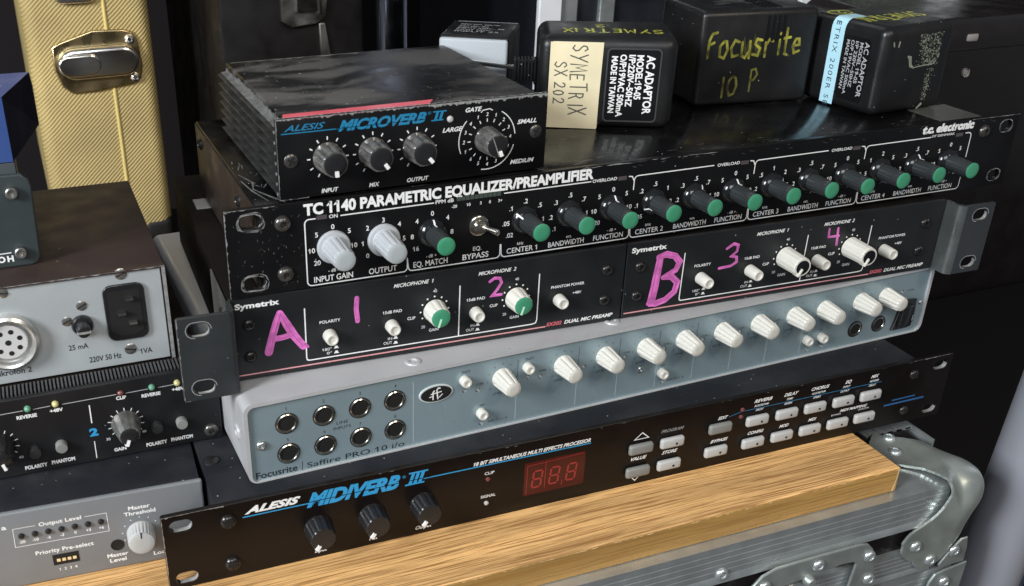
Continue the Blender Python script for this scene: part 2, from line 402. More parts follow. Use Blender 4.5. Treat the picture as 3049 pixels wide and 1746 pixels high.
def filled(loops, t, bevel, seg):
    c = bpy.data.curves.new('tmp_curve', 'CURVE'); c.dimensions = '2D'; c.fill_mode = 'BOTH'
    c.extrude = max(0.0, t / 2 - bevel); c.bevel_depth = bevel; c.bevel_resolution = seg - 1; c.offset = -bevel
    for lp in loops:
        sp = c.splines.new('POLY'); sp.points.add(len(lp) - 1)
        for i, p in enumerate(lp): sp.points[i].co = (p[0], p[1], 0, 1)
        sp.use_cyclic_u = True
    o = bpy.data.objects.new('tmp_curve', c); COL.objects.link(o)
    dg = bpy.context.evaluated_depsgraph_get(); ev = o.evaluated_get(dg); me = ev.to_mesh()
    vs = [tuple(v.co) for v in me.vertices]; fs = [tuple(p.vertices) for p in me.polygons]
    ev.to_mesh_clear(); bpy.data.objects.remove(o); bpy.data.curves.remove(c)
    return vs, fs

def stadium(cx, cz, w, h, n=8, rot=0.0):
    r = h / 2; d = w / 2 - r; p = []
    for i in range(n + 1): a = -math.pi / 2 + math.pi * i / n; p.append((d + r * math.cos(a), r * math.sin(a)))
    for i in range(n + 1): a = math.pi / 2 + math.pi * i / n; p.append((-d + r * math.cos(a), r * math.sin(a)))
    c, s = math.cos(rot), math.sin(rot)
    return [(cx + c * x - s * y, cz + s * x + c * y) for x, y in p]
def rrect(x0, x1, z0, z1, r, n=5):
    p = []
    for (cx, cz, a0) in ((x1 - r, z1 - r, 0), (x0 + r, z1 - r, 90), (x0 + r, z0 + r, 180), (x1 - r, z0 + r, 270)):
        for i in range(n + 1):
            a = R(a0 + 90 * i / n); p.append((cx + r * math.cos(a), cz + r * math.sin(a)))
    return p
def circle(cx, cz, r, n=24, ry=None): return [(cx + r * math.cos(2 * math.pi * i / n), cz + (ry or r) * math.sin(2 * math.pi * i / n)) for i in range(n)]

def obj(name, mesh, parent=None, loc=None, rot=None, label=None, kind=None):
    o = bpy.data.objects.new(name, mesh); COL.objects.link(o)
    if parent is not None: o.parent = parent
    if loc is not None: o.location = Vector(loc) * MM
    if rot is not None: o.rotation_euler = rot
    if label: o['label'] = label
    if kind: o['kind'] = kind
    elif any(name.endswith(k) for k in ('lettering', 'worn_edges', 'scratches', 'scuff', 'lines', 'pen_writing', 'ribs', 'vent', 'lid_wear', 'indicator_window', 'level_meter', 'display_digits', 'light_line', 'label_remains', 'badge_monogram', 'feet', 'yellow_marker_writing', 'faint_marker_writing')): o['kind'] = 'stuff'
    return o
def thing(name, label, cat, loc=(0, 0, 0), yaw=0.0, group=None):
    o = bpy.data.objects.new(name, None); COL.objects.link(o)
    o.empty_display_size = 0.02
    o.location = Vector(loc) * MM; o.rotation_euler = (0, 0, yaw)
    o['label'] = label; o['category'] = cat
    if group: o['group'] = group
    return o
def structure(o): o['kind'] = 'structure'; return o
PF = FRONT   # printed things on a front plane at y = 0
_mesh = {}
def cached(key, fn):
    if key not in _mesh: _mesh[key] = fn()
    return _mesh[key]

def lathe_mesh(name, prof, m, seg=32, flute=None, ang=35):
    def f():
        g = G(); g.lathe(prof, seg, FRONT, flute); return newmesh(name, g.v, g.f, m, ang)
    return cached((name, tuple(prof), m.name, seg, flute), f)

def dome_screw(parent, x, z, r=3.3, m=None, y=0.0, slot='hex', rot=0.0, name='screw', flat=0.55):
    m = m or M['screw_black']
    hh = r * flat
    prof = [(r, 0.0), (r * 1.0, 0.25), (r * 0.9, hh * 0.55), (r * 0.65, hh * 0.88), (r * 0.42, hh)]
    if slot == 'hex': prof += [(r * 0.40, hh * 0.98), (r * 0.38, hh * 0.2)]
    else: prof += [(r * 0.2, hh * 1.02)]
    o = obj(name, lathe_mesh('screw', prof, m, 24), parent, (x, y, z))
    if slot == 'cross':
        def f():
            g = G(); a = r * 0.62; w = r * 0.16
            g.box(-a, a, -hh * 1.08, -hh * 0.7, -w, w); g.box(-w, w, -hh * 1.07, -hh * 0.7, -a, a)
            return newmesh('cross_slot', g.v, g.f, M['hole'], 0)
        obj('cross_slot', cached(('cs', r), f), o, (0, 0, 0), (0, rot, 0))
    if slot == 'line':
        def f():
            g = G(); g.box(-r * .9, r * .9, -hh * 1.12, -hh * 0.55, -r * .11, r * .11)
            return newmesh('slot', g.v, g.f, M['hole'], 0)
        obj('slot', cached(('ls', r), f), o, (0, 0, 0), (0, rot, 0))
    return o

def streaks(g, parent, m, name='marker_streaks', k=4, tw=.22):
    # the dry, darker lines a felt or paint marker leaves along its strokes
    o = G(); c = 0
    for pts, w, T, h in g.log:
        for q in range(k):
            off = rnd.uniform(-.42, .42); out = []
            n = len(pts)
            for i in range(n):
                a = Vector(pts[max(0, i - 1)]); b = Vector(pts[min(n - 1, i + 1)]); d = (b - a).normalized(); nn = Vector((-d.y, d.x))
                ww = w[i] if isinstance(w, (list, tuple)) else w
                out.append(tuple(Vector(pts[i]) + nn * (off + rnd.uniform(-.05, .05)) * ww))
            c += 1; o.ribbon(out, [rnd.uniform(.3, 1) * tw for _ in out], T, h=h + .02 + .0006 * c, caps=False)
    o.build(name, m, parent, 0, kind='stuff')

def worn_edge(g, p0, p1, w0, w1, T, step=1.6, h=0.035, side=1):
    # chipped paint along an edge: a ragged strip of bare metal from the edge line inwards
    P0, P1 = Vector(p0), Vector(p1); L = (P1 - P0).length; n = max(3, int(L / step)); d = (P1 - P0) / L; nn = Vector((-d.y, d.x)) * side
    vs = []; fs = []
    for i in range(n + 1):
        q = P0 + d * (L * i / n)
        w = w0 + (w1 - w0) * rnd.random() ** 2.2
        vs += [(*q, h), (*(q + nn * w), h)]
    for i in range(n): fs.append((2 * i, 2 * i + 1, 2 * i + 3, 2 * i + 2))
    g.add(vs, fs, T)

def scratches(g, n, x0, x1, b0, b1, T, L=(1, 6), w=(0.08, 0.25), ang=(-20, 20), h=0.03):
    for i in range(n):
        a = rnd.uniform(x0, x1); b = rnd.uniform(b0, b1); l = rnd.uniform(*L); t = R(rnd.uniform(*ang)); ww = rnd.uniform(*w)
        g.ribbon([(a, b), (a + l * .5 * math.cos(t), b + l * .5 * math.sin(t) + rnd.uniform(-.15, .15)), (a + l * math.cos(t), b + l * math.sin(t))], [ww * .4, ww, ww * .3], T, h=h + i * .0007, caps=False)

# strokes of hand-written characters in a 1 x 1 box
HW = {
 'S': [[(.85, .82), (.6, 1), (.25, .92), (.15, .72), (.4, .56), (.75, .42), (.85, .2), (.5, 0), (.1, .12)]],
 'Y': [[(.05, 1), (.45, .5)], [(.9, 1), (.5, .5), (.15, 0)]],
 'M': [[(.02, 0), (.15, 1), (.48, .35), (.82, 1), (.98, 0)]],
 'E': [[(.85, .95), (.2, .95), (.15, .5), (.15, .03), (.85, .05)], [(.18, .5), (.7, .52)]],
 'T': [[(.05, .96), (.95, 1)], [(.5, .97), (.48, 0)]],
 'R': [[(.15, 0), (.18, 1), (.6, .98), (.8, .78), (.55, .52), (.2, .5)], [(.5, .5), (.88, 0)]],
 'I': [[(.5, 1), (.48, 0)]],
 'X': [[(.1, 1), (.9, 0)], [(.9, 1), (.1, 0)]],
 '2': [[(.15, .78), (.35, .98), (.7, .95), (.82, .72), (.6, .42), (.12, .06), (.9, .06)]],
 '0': [[(.5, 1), (.2, .8), (.12, .4), (.35, .02), (.7, .1), (.88, .5), (.75, .9), (.5, 1)]],
 '1': [[(.5, 1), (.5, 0)]],
 'F': [[(.9, 1), (.45, .95), (.2, .7), (.15, 0)], [(.15, .5), (.7, .6)]],
 'o': [[(.5, .6), (.15, .42), (.2, .08), (.6, 0), (.85, .28), (.7, .58), (.5, .6)]],
 'c': [[(.85, .55), (.45, .62), (.15, .35), (.35, .03), (.85, .08)]],
 'u': [[(.1, .6), (.15, .1), (.5, .02), (.8, .25)], [(.85, .62), (.88, 0)]],
 's': [[(.85, .55), (.4, .6), (.25, .42), (.75, .25), (.6, 0), (.1, .05)]],
 'r': [[(.2, .6), (.22, 0)], [(.22, .4), (.5, .62), (.85, .55)]],
 'i': [[(.5, .6), (.5, 0)], [(.5, .85), (.52, .88)]],
 't': [[(.45, 1), (.45, .05), (.7, 0)], [(.1, .62), (.85, .66)]],
 'e': [[(.15, .32), (.8, .36), (.7, .6), (.35, .6), (.12, .3), (.35, .02), (.85, .1)]],
 'P': [[(.2, 0), (.2, .95), (.6, 1), (.85, .75), (.55, .5), (.22, .5)]],
 '/': [[(.1, 0), (.8, 1)]],
}
def hand(g, s, a, b, cw, ch, w, T, rot=0.0, gap=0.25, h0=0.06):
    c, sn = math.cos(R(rot)), math.sin(R(rot)); x = 0; k = 0
    for chh in s:
        if chh == ' ': x += cw * .7; continue
        sc = rnd.uniform(.88, 1.1); dy = rnd.uniform(-.06, .06) * ch
        for st in HW[chh]:
            pts = []
            for (px, pz) in st:
                u = x + px * cw * sc; v = pz * ch * sc + dy
                pts.append((a + c * u - sn * v, b + sn * u + c * v))
            k += 1; g.ribbon(pts, w, T, h=h0 + .002 * k)
        x += cw * (1 + gap) * (.55 if chh in 'Ii1' else 1)

# ================================================================== THE SETTING
g = G(); g.box(-1500, 2500, 1250, 1270, -700, 1500); structure(g.build('back_wall', M['backdrop'], ang=0))
g = G(); g.box(-1500, 2500, -1500, 1250, -720, -700); structure(g.build('floor', M['backdrop'], ang=0))

# ------------------------------------------------------------------ flight case under the board
fc = thing('flight_case', 'black flight case with riveted aluminium edges and ball corner below the wooden board', 'flight case', (0, -84.5, -152))
g = G(); g.box(-560, 424, 3, 640, -420, -0.8); g.build('body', M['case_panel'], fc, 0)
def extrusion(name, x0, x1, z0, z1, depth, n, grooves_top=True):
    # ribbed edge profile: grooves on the front face
    g = G(); p = [(depth, z1), (0.0, z1)]
    zs = z1
    H = (z1 - z0)
    for i in range(n):
        a = z1 - H * (0.12 + 0.78 * (i + .15) / n); w = H * 0.78 / n
        p += [(0.0, a), (0.14, a - .3), (0.14, a - w * .25), (0.0, a - w * .25 - .3)]
    p += [(-0.6, z0 + 1.4), (-0.8, z0 + .5), (0.0, z0), (2.0, z0), (2.0, z1 - 2), (depth, z1 - 2)]
    vs = [(x0, y, z) for y, z in p] + [(x1, y, z) for y, z in p]; m = len(p)
    fs = [(i, (i + 1) % m, m + (i + 1) % m, m + i) for i in range(m)] + [tuple(range(m))[::-1], tuple(range(m, 2 * m))]
    g.add(vs, fs); return g.build(name, M['alu'], fc, 25)
extrusion('upper_edge_profile', -560, 405, -26.5, 0.0, 24, 5)
extrusion('lower_edge_profile', -560, 405, -64, -43.5, 20, 5)
extrusion('lid_edge_profile', -560, 425, -100, -65.5, 20, 6)
# side edge profile running back along the right top edge, grooves on top
g = G()
for i, x in enumerate((396, 403.5, 411, 418.5, 426)):
    g.box(x, x + 4.2, 60, 640, -1.2, 1.4)
g.box(394, 431, 60, 640, -1.6, 0.2); g.box(430.9, 432.6, 42, 640, -30, 0.5)
g.build('side_edge_profile', M['alu'], fc, 0)
g = G(); g.box(424, 431, 4, 640, -420, -20); g.build('side_panel', M['case_panel'], fc, 0)
# ball corner
def inpoly(x, y, P):
    c = False; n = len(P)
    for i in range(n):
        (x1, y1), (x2, y2) = P[i], P[i - 1]
        if (y1 > y) != (y2 > y) and x < (x2 - x1) * (y - y1) / (y2 - y1) + x1: c = not c
    return c
def ballcorner():
    X1, Y0, Z1, rho, st = 434.5, -2.2, 2.0, 21.0, 0.8
    mf = [(402, 4), (401.2, -7), (399, -14), (394.5, -20.5), (386, -25.6), (379.4, -29), (375.6, -35), (376.4, -43), (381, -48.5), (387.5, -51.5), (390.5, -57), (397, -60), (405, -60), (411, -56), (419.8, -45), (427, -40), (440, -37), (440, 4)]
    mt = [(402, -4), (401, 6), (397.6, 17), (388, 26), (380, 45), (398, 60), (408.6, 52), (416, 46), (431.4, 40), (440, 38), (440, -4)]
    ms = [(-4, 4), (-4, -37), (10, -40), (24, -34), (34, -22), (40, 4)]
    g = G(); idx = {}
    def vert(q):
        k = tuple(round(c * 4) for c in q)
        if k in idx: return idx[k]
        t = min(1, max(0, (q[0] - 398) / 15)); t = t * t * (3 - 2 * t); ro = 1.5 + (rho - 1.5) * t
        c = Vector((min(q[0], X1 - rho), max(q[1], Y0 + ro), min(q[2], Z1 - ro)))
        d = Vector(q) - c; p = c + d.normalized() * (ro if q[0] <= X1 - rho else rho) if d.length > 1e-6 else Vector(q)
        cn = (Vector((X1, Y0, Z1)) - Vector(q)).length
        p += d.normalized() * 9.0 * math.exp(-(cn / 30.0) ** 2)
        idx[k] = len(g.v); g.v.append(tuple(p)); return idx[k]
    n1, n2, n3 = int(80 / st), int(66 / st), int(66 / st)
    for i in range(n1):
        for j in range(n2):
            a, b = X1 - i * st, Z1 - j * st
            if inpoly(a - st / 2, b - st / 2, mf): g.f.append((vert((a, Y0, b)), vert((a - st, Y0, b)), vert((a - st, Y0, b - st)), vert((a, Y0, b - st))))
            y = Y0 + j * st
            if inpoly(a - st / 2, y + st / 2, mt): g.f.append((vert((a, y, Z1)), vert((a, y + st, Z1)), vert((a - st, y + st, Z1)), vert((a - st, y, Z1))))
    for i in range(n2):
        for j in range(n3):
            y, b = Y0 + i * st, Z1 - j * st
            if inpoly(y + st / 2, b - st / 2, ms): g.f.append((vert((X1, y, b)), vert((X1, y, b - st)), vert((X1, y + st, b - st)), vert((X1, y + st, b))))
    # smooth the stepped outline, then give the sheet its thickness
    bm = bmesh.new(); vs = [bm.verts.new(v) for v in g.v]
    for f in g.f: bm.faces.new([vs[i] for i in f])
    for _ in range(3):
        nb = {v: sum((e.other_vert(v).co for e in v.link_edges if e.is_boundary), Vector()) / 2 for v in bm.verts if v.is_boundary and sum(e.is_boundary for e in v.link_edges) == 2}
        for v, c in nb.items(): v.co = v.co.lerp(c, .5)
    bmesh.ops.recalc_face_normals(bm, faces=bm.faces)
    bmesh.ops.solidify(bm, geom=bm.faces[:], thickness=1.7)
    bm.verts.index_update(); r = G(); r.v = [tuple(v.co) for v in bm.verts]; r.f = [tuple(v.index for v in f.verts) for f in bm.faces]; bm.free()
    return r
bc = ballcorner().build('ball_corner', mat('tarnished_zinc', (.42, .46, .43), .34, .6, var=.3, vscale=35, bump=.08, bscale=60), fc, 50)
g = G(); g.plate([[(405, -83), (405.2, -73), (408.5, -67), (416, -65.6), (433.5, -64), (433, -100), (405, -100)]], 1.8, front(-2), 0.6, 2)
g.build('lid_corner_plate', M['alu_dull'], fc, 40)
g = G(); g.plate([[(410, -60.5), (417, -51), (424, -44), (429, -44), (431, -52), (431.5, -63.5), (412, -63.5)]], 1.5, front(-1.2), 0.4, 1)
g.build('side_corner_plate', M['alu_dull'], fc, 40)
# latch dish
lt = G(); lt.plate([[(256, -48), (261.6, -34.2), (269.5, -26.4), (279.1, -23.2), (310.3, -22.8), (338, -23.0), (344.5, -24.5), (349, -29), (352.5, -38), (354.4, -50), (354.4, -72), (256, -72)],
                    [(300, -37.5), (326, -34.6), (336, -35.4), (338.5, -38), (336, -60), (334, -70), (268, -70), (268, -52), (275, -44), (285, -38.5)]], 2.0, front(-2.6), 0.7, 2)
lo = lt.build('latch_frame', M['alu_dull'], fc, 40)
g = G(); vs = [(285, -1.5, -38), (337, -1.5, -35), (337, 9, -46), (318, 12, -60), (268, 6, -50), (268, 12, -72), (337, 12, -72)]
g.add(vs, [(0, 1, 2, 3, 4), (4, 3, 6, 5), (2, 6, 3)]); g.build('latch_dish', M['alu'], lo, 30)
g = G(); g.lathe([(17, 0), (17, 3), (14, 5.5), (5, 6.5)], 40, front(-2) @ Matrix.Translation((302, -66, 0))); g.build('latch_butterfly', M['chrome'], lo, 40)
g = G(); g.lathe([(3.6, 0), (3.3, 3), (2.2, 4.4)], 24, front(-4) @ Matrix.Translation((303.5, -38.5, 0))); g.build('latch_pin', M['alu_dull'], lo, 40)
riv = lathe_mesh('rivet', [(4.1, 0), (4.0, 0.5), (3.4, 1.4), (2.4, 1.9), (1.75, 1.75), (1.5, 0.9), (1.2, 0.8), (1.0, 1.4), (0.5, 1.7)], M['alu'], 24)
for (x, z, y) in [(243.9, -20.0, 0), (308.7, -29.3, -4.8), (346.9, -33.7, -4.8), (350.8, -52.1, -4.8), (271.8, -34.2, -4.8), (386.1, -39.7, -2.2), (401.7, -54.4, -2.2), (419.7, -51.7, -2.9), (417.4, -75.1, -4), (150, -20, 0)]:
    obj('rivet', riv, fc, (x, y, z))
for (x, y) in ((404, 52), (396, 38)):
    obj('rivet', riv, fc, (x, y, 2.2), (R(-90), 0, 0))

# ------------------------------------------------------------------ the oak board
bd = thing('wooden_board', 'oak veneered board with pale sanded front edge carrying the stacked audio units', 'board', (0, 0, -135.2))
g = G(); g.rbox(-560, 367.8, -77, 330, -16.4, 0, 0.5, 1); o = g.build('board_panel', M['oak'], bd, 30)
g = G(); g.box(-559.5, 367.3, -77.5, -76.7, -16.2, -0.7); g.build('front_edge', M['oak_edge'], bd, 0)
g = G(); g.box(367.4, 368.3, -76.9, 329, -16.2, -0.7); g.build('end_edge', M['oak_edge'], bd, 0)
g = G()
worn_edge(g, (-300, -0.75), (367, -0.75), 0.02, 0.8, front(-77.5), step=1.6, h=0.05, side=-1)
g.build('splintered_lip', mat('splintered_oak', (0.72, 0.50, 0.26), 0.6, var=0.2, vscale=200), bd, 0)
g = G(); g.ribbon([(366.8, -0.5), (366.4, -8), (365.2, -15.5)], [0.9, 0.6, 1.1], front(-77.5), h=.06); g.build('chipped_corner', mat('raw_chip', (0.75, 0.55, 0.3), 0.6), bd, 0)

# ================================================================== REVERB / EFFECTS rack unit at the bottom of the stack
mv = thing('effects_processor', 'dark brown-black one-unit rack effects processor with red display, lowest on the wooden board', 'effects processor', (-48.224, -33.257, -135.236), -0.00982)
g = G(); slots = [stadium(x, z, 11.0, 6.6) for x in (9.0, 473.6) for z in (37.6, 6.4)]
g.plate([rrect(0, 482.6, 0, 44, 1.0, 3)] + slots, 3.0, front(3.0), 0.25, 1); g.build('front_panel', M['brown_black'], mv, 30)
g = G(); g.rbox(26, 455, 3.0, 160, 0.4, 44.0, 0.6, 2); g.build('chassis', M['lid_black'], mv, 30)
g = G(); worn_edge(g, (0.2, 43.9), (30, 43.9), 0.1, 0.9, front(0), 1.2, side=-1); worn_edge(g, (0.15, 43.5), (0.15, 0.5), 0.1, 0.45, front(0), 1.5, side=1)
scratches(g, 16, 60, 470, 43.0, 43.6, front(0), (1, 4), (.08, .3), (-3, 3)); worn_edge(g, (452, 43.9), (482, 43.9), 0.02, 0.5, front(0), 1.5, side=-1)
g.build('worn_edges', M['bare'], mv, 0)
for i, s in enumerate(slots):
    r = G(); r.plate([stadium(9.0 if i < 2 else 473.6, 37.6 if i % 2 == 0 else 6.4, 11.9, 7.4), s], 0.15, front(0), 0.0)
    r.build('slot_rim', M['screw_black'], mv, 0)
    r = G(); L = stadium(9.0 if i < 2 else 473.6, 37.6 if i % 2 == 0 else 6.4, 10.8, 6.4); n = len(L)
    vs = [(a, 0.2, b) for a, b in L] + [(a, 2.9, b) for a, b in L]
    idx = [k for k in range(n) if (L[k][1] - (37.6 if i % 2 == 0 else 6.4)) < 1.0 and L[k][0] > (9.0 if i < 2 else 473.6) - 4]
    r.add(vs, [(k, (k + 1) % n, n + (k + 1) % n, n + k) for k in idx if (k + 1) % n in idx]); r.build('slot_wall', M['bare'], mv, 30)
P = front(0)
gw, gb, gd, gg = G(), G(), G(), G()
gw.text('ALESIS', 39.6, 36.4, 3.7, P, w=28.3, bold=0.05, shear=0.45, sp=1.05)
gb.text('MIDIVERB', 70.6, 32.6, 7.5, P, w=49.5, bold=0.05, shear=0.4)
for q in range(3): gb.add([(124.4 + q * 2.7, 33.4, .04), (126.2 + q * 2.7, 33.4, .04), (128.2 + q * 2.7, 39.3, .04), (126.4 + q * 2.7, 39.3, .04)], [(0, 1, 2, 3)], P)
gb.box(124.8, 135.3, -0.055, -0.02, 39.3, 40.2); gb.box(122.6, 133.2, -0.055, -0.02, 32.5, 33.4)
gb.text('®', 121.2, 37.6, 1.6, P, w=1.9)
gb.ribbon([(38.8, 34.75), (72.2, 34.75)], 0.62, P, h=.06); gb.ribbon([(133, 34.95), (230, 34.75)], 0.62, P, h=.06)
gd.ribbon([(69, 35.35), (137, 35.35)], 0.42, P, h=.085, caps=False)
gw.text('18 BIT SIMULTANEOUS MULTI EFFECTS PROCESSOR', 160.7, 35.7, 2.15, P, w=69.3, bold=0.03, shear=0.35)
gw.text('CLIP', 170.1, 28.6, 1.7, P, w=5.6, align='C', bold=.01); gw.text('SIGNAL', 169.8, 13.9, 1.7, P, w=8.6, align='C', bold=.01)
for t, x in (('Input', 73.4), ('Mix', 102.6), ('Output', 128.3)): gw.text(t, x, 3.2, 2.1, P, shear=.4, bold=.02)
gg.text('PROGRAM', 274.9, 31.0, 1.9, P, w=15.0, shear=.4, bold=.03)
gw.text('STORE', 277.2, 16.3, 2.0, P, w=10.4, shear=.4, bold=.03); gw.text('VALUE', 257.2, 16.5, 2.0, P, w=10.2, shear=.4, bold=.03)
gw.ribbon([(258, 30.3), (262.7, 34.2), (267.0, 30.3)], 0.6, P, closed=True, h=.05); gw.ribbon([(257.2, 6.6), (261.2, 2.6), (265.2, 6.6)], 0.6, P, h=.05)
gw.text('EDIT', 312.4, 31.7, 1.9, P, w=6.8, shear=.4, bold=.03); gw.text('BYPASS', 309.5, 16.5, 1.9, P, w=12.0, shear=.4, bold=.03)
for t, x, w in (('REVERB', 336.0, 12.6), ('DELAY', 356.8, 10.2), ('CHORUS', 376.2, 13.0), ('EQ', 400.8, 4.6), ('MIX', 419.9, 6.0)): gw.text(t, x, 38.1, 2.0, P, w=w, shear=.4, bold=.03)
for (t, t2), x in ((('ALGORITHM', 'DECAY'), 341.5), (('TIME', 'REGEN'), 361.5), (('ALGORITHM', 'SPEED'), 382), (('INPUT', 'OUTPUT'), 402.5), (('REVERB', 'DELAY'), 423)):
    gw.text(t, x, 35.3, 1.25, P, w=len(t) * 1.13, align='C', shear=.35, bold=.02); gw.text(t2, x - .6, 32.4, 1.25, P, w=len(t2) * 1.13, align='C', shear=.35, bold=.02)
for t, x, w in (('CONFIG', 335.2, 11.2), ('MOD', 357.4, 6.8), ('MIDI', 378.3, 6.0)): gw.text(t, x, 16.6, 1.9, P, w=w, shear=.4, bold=.03)
gw.text('MIDI MAPPING', 401.3, 18.3, 1.7, P, w=20.5, shear=.4, bold=.03); gw.text('BYPASS', 399, 16.5, 1.1, P, w=7, align='C'); gw.text('UP/DOWN', 419.5, 16.5, 1.1, P, w=8, align='C')
gb.ribbon([(320, 32.3), (328, 34.1), (429, 34.2)], 0.22, P, h=.045, caps=False)
g2 = G(); g2.text('DIGITAL SIGNAL', 442, 17.8, 1.4, P, w=17, shear=.4, bold=.02) if False else g2.ribbon([(441, 18.3), (459, 18.6)], .9, P, h=.05, caps=False); g2.ribbon([(435.5, 15.6), (466.5, 15.9)], 1.2, P, h=.05, caps=False); g2.build('blue_badge_lettering', mat('faded_blue_print', (.02, .10, .26), .5), mv, 0)
gw.build('white_lettering', M['white_print'], mv, 0); gb.build('blue_lettering', M['blue_print'], mv, 0); gd.build('logo_gap_line', M['brown_black'], mv, 0); gg.build('grey_lettering', M['grey_print'], mv, 0)
for x, z in ((31.6, 34.2), (31.8, 8.4)): dome_screw(mv, x, z, 4.2, slot='cross', rot=rnd.random())
for x, z in ((453.8, 34.3), (452.5, 9.0)): dome_screw(mv, x, z, 3.2, slot='cross', rot=.6)
def pointer_mesh(name, r, L, a0, w, m, thick=0.85):
    def f():
        g = G(); g.box(-w / 2, w / 2, -L - thick, -L + 0.05, a0, r); return newmesh(name, g.v, g.f, m, 0)
    return cached((name, r, L, a0, w, m.name, thick), f)
def knob(parent, x, z, L, r0, r1, m, flutes, depth, ang, capmat, cap_r, ptr=None, ptrmat=None, skirt=None, name='knob', y=0.0):
    prof = [(r0, 0, 0), (r0, .5, 0), (r0 * .99, 1.0), (r1 * 1.01 + (r0 - r1) * .15, L * .9), (r1, L - .5), (r1 * .93, L, 0)]
    k = obj(name, lathe_mesh(name, prof, m, 72, (flutes, depth, 6)), parent, (x, y, z), (R(rnd.uniform(-1.3, 1.3)), R(ang), R(rnd.uniform(-1.3, 1.3))))
    if capmat: obj('cap', lathe_mesh('cap', [(cap_r, L - .1), (cap_r, L + .35), (cap_r * .9, L + .6), (cap_r * .5, L + .72)], capmat, 32), k)
    if skirt: obj('skirt', lathe_mesh('skirt', [(skirt[0], 0), (skirt[0], .7), (skirt[0] * .93, 1.5), (r0 * 1.0, 2.3)], skirt[1], 40), k)
    if ptr: obj('pointer', pointer_mesh('pointer', *ptr, ptrmat), k)
    return k
for x, a in ((76.0, 196), (104.6, 196), (132.6, 196)):
    k = knob(mv, x, 18.6, 10.5, 7.6, 6.5, M['knob_black'], 12, .07, a + 20, None, 0, None)
    def f():
        g = G(); g.box(-.9, .9, -11.3, -10.2, 3.6, 6.7); return newmesh('pointer', g.v, g.f, M['white_print'], 0)
    obj('pointer', cached('mvp', f), k)
    def f():
        g = G(); pts = [(6.3 * math.sin(t), 6.3 * math.cos(t)) for t in [R(-12 - q * 9) for q in range(7)]]
        g.ribbon(pts, .5, front(-10.6), h=.0); return newmesh('rim_glint', g.v, g.f, M['bare'], 0)
for x, z, m in ((169.2, 25.8, 'led_red'), (168.8, 10.4, 'led_clear'), (328.4, 35.4, 'led_red'), (328.0, 30.8, 'led_red')):
    obj('indicator_led', lathe_mesh('indicator_led', [(1.3, 0), (1.2, .7), (.6, 1.1)], M[m], 16), mv, (x, 0, z))
dsp = G(); dsp.box(190.6, 227.5, -0.12, 0, 9.0, 30.5); d = dsp.build('display_window', M['red_display'], mv, 0)
g = G()
def seven(g, x, z, w, h, t, T, hh):
    sl = .12
    def q(a, b): return (x + a * w + sl * b * h, z + b * h)
    for i, (p, r) in enumerate((((0, 0), (1, 0)), ((0, .5), (1, .5)), ((0, 1), (1, 1)), ((0, 0), (0, .5)), ((0, .5), (0, 1)), ((1, 0), (1, .5)), ((1, .5), (1, 1)))):
        A = Vector(q(*p)); B = Vector(q(*r)); d_ = (B - A) * .10
        g.ribbon([A + d_, B - d_], t, T, h=hh + i * .001, caps=False)
for x in (195.4, 205.8, 216.2): seven(g, x, 13.6, 5.2, 10.4, 1.0, P, .14)
for x, z0, z1 in ((192.3, 10.0, 28.4), (203.3, 11.6, 28.4), (213.7, 11.2, 14.6)): g.ribbon([(x, z0), (x + .2, z1)], .35, P, h=.15, caps=False)
g.ribbon([(192.3, 28.4), (203.3, 28.6), (226, 29.4)], .3, P, h=.15, caps=False)
g.build('display_digits', M['red_digit'], d, 0)
def button_mesh(m, dot):
    def f():
        g = G(); g.rbox(-7.7, 7.7, -3.4, 0, -3.3, 3.3, 1.7, 3); g.v = [(x, y, z + (.0 if y > -1 else -abs(x) * .03)) for x, y, z in g.v]
        return newmesh('button', g.v, g.f, m, 50)
    return cached(('mvb', m.name), f)
dotm = lathe_mesh('button_dot', [(.75, 3.35), (.75, 3.5)], M['hole'], 14)
for (x, z, m, dot) in [(261.7, 25.2, 'btn_mid', 0), (281.9, 24.9, 'btn_grey', 1), (261.3, 9.9, 'btn_mid', 0), (281.6, 10.0, 'btn_grey', 1), (313.6, 27.3, 'btn_mid', 0), (312.9, 11.7, 'btn_grey', 1)] + \
        [(x, 27.2, 'btn_grey', 1) for x in (338.9, 359.6, 379.9, 400.6, 420.9)] + [(x, 11.9, 'btn_grey', 1) for x in (338.5, 359.0, 379.3, 399.7, 419.8)]:
    b_ = obj('button', button_mesh(M[m], dot), mv, (x, 0, z))
    if dot: obj('button_dot', dotm, b_, (2.1, 0, -.6))
# lid screw
sc = lathe_mesh('lid_screw', [(4.2, 0), (3.9, .8), (2.5, 1.7), (1.2, 1.9)], M['screw_black'], 24)
obj('lid_screw', sc, mv, (31.5, 40, 44), (R(-90), 0, 0)); 

# ================================================================== AUDIO INTERFACE (silver)
fo = thing('audio_interface', 'silver-cased audio interface with blue-grey face, eleven ivory knobs and eight jacks, second from bottom', 'audio interface', (-2.8, -21.9, -91.0), 0.0345)
g = G()
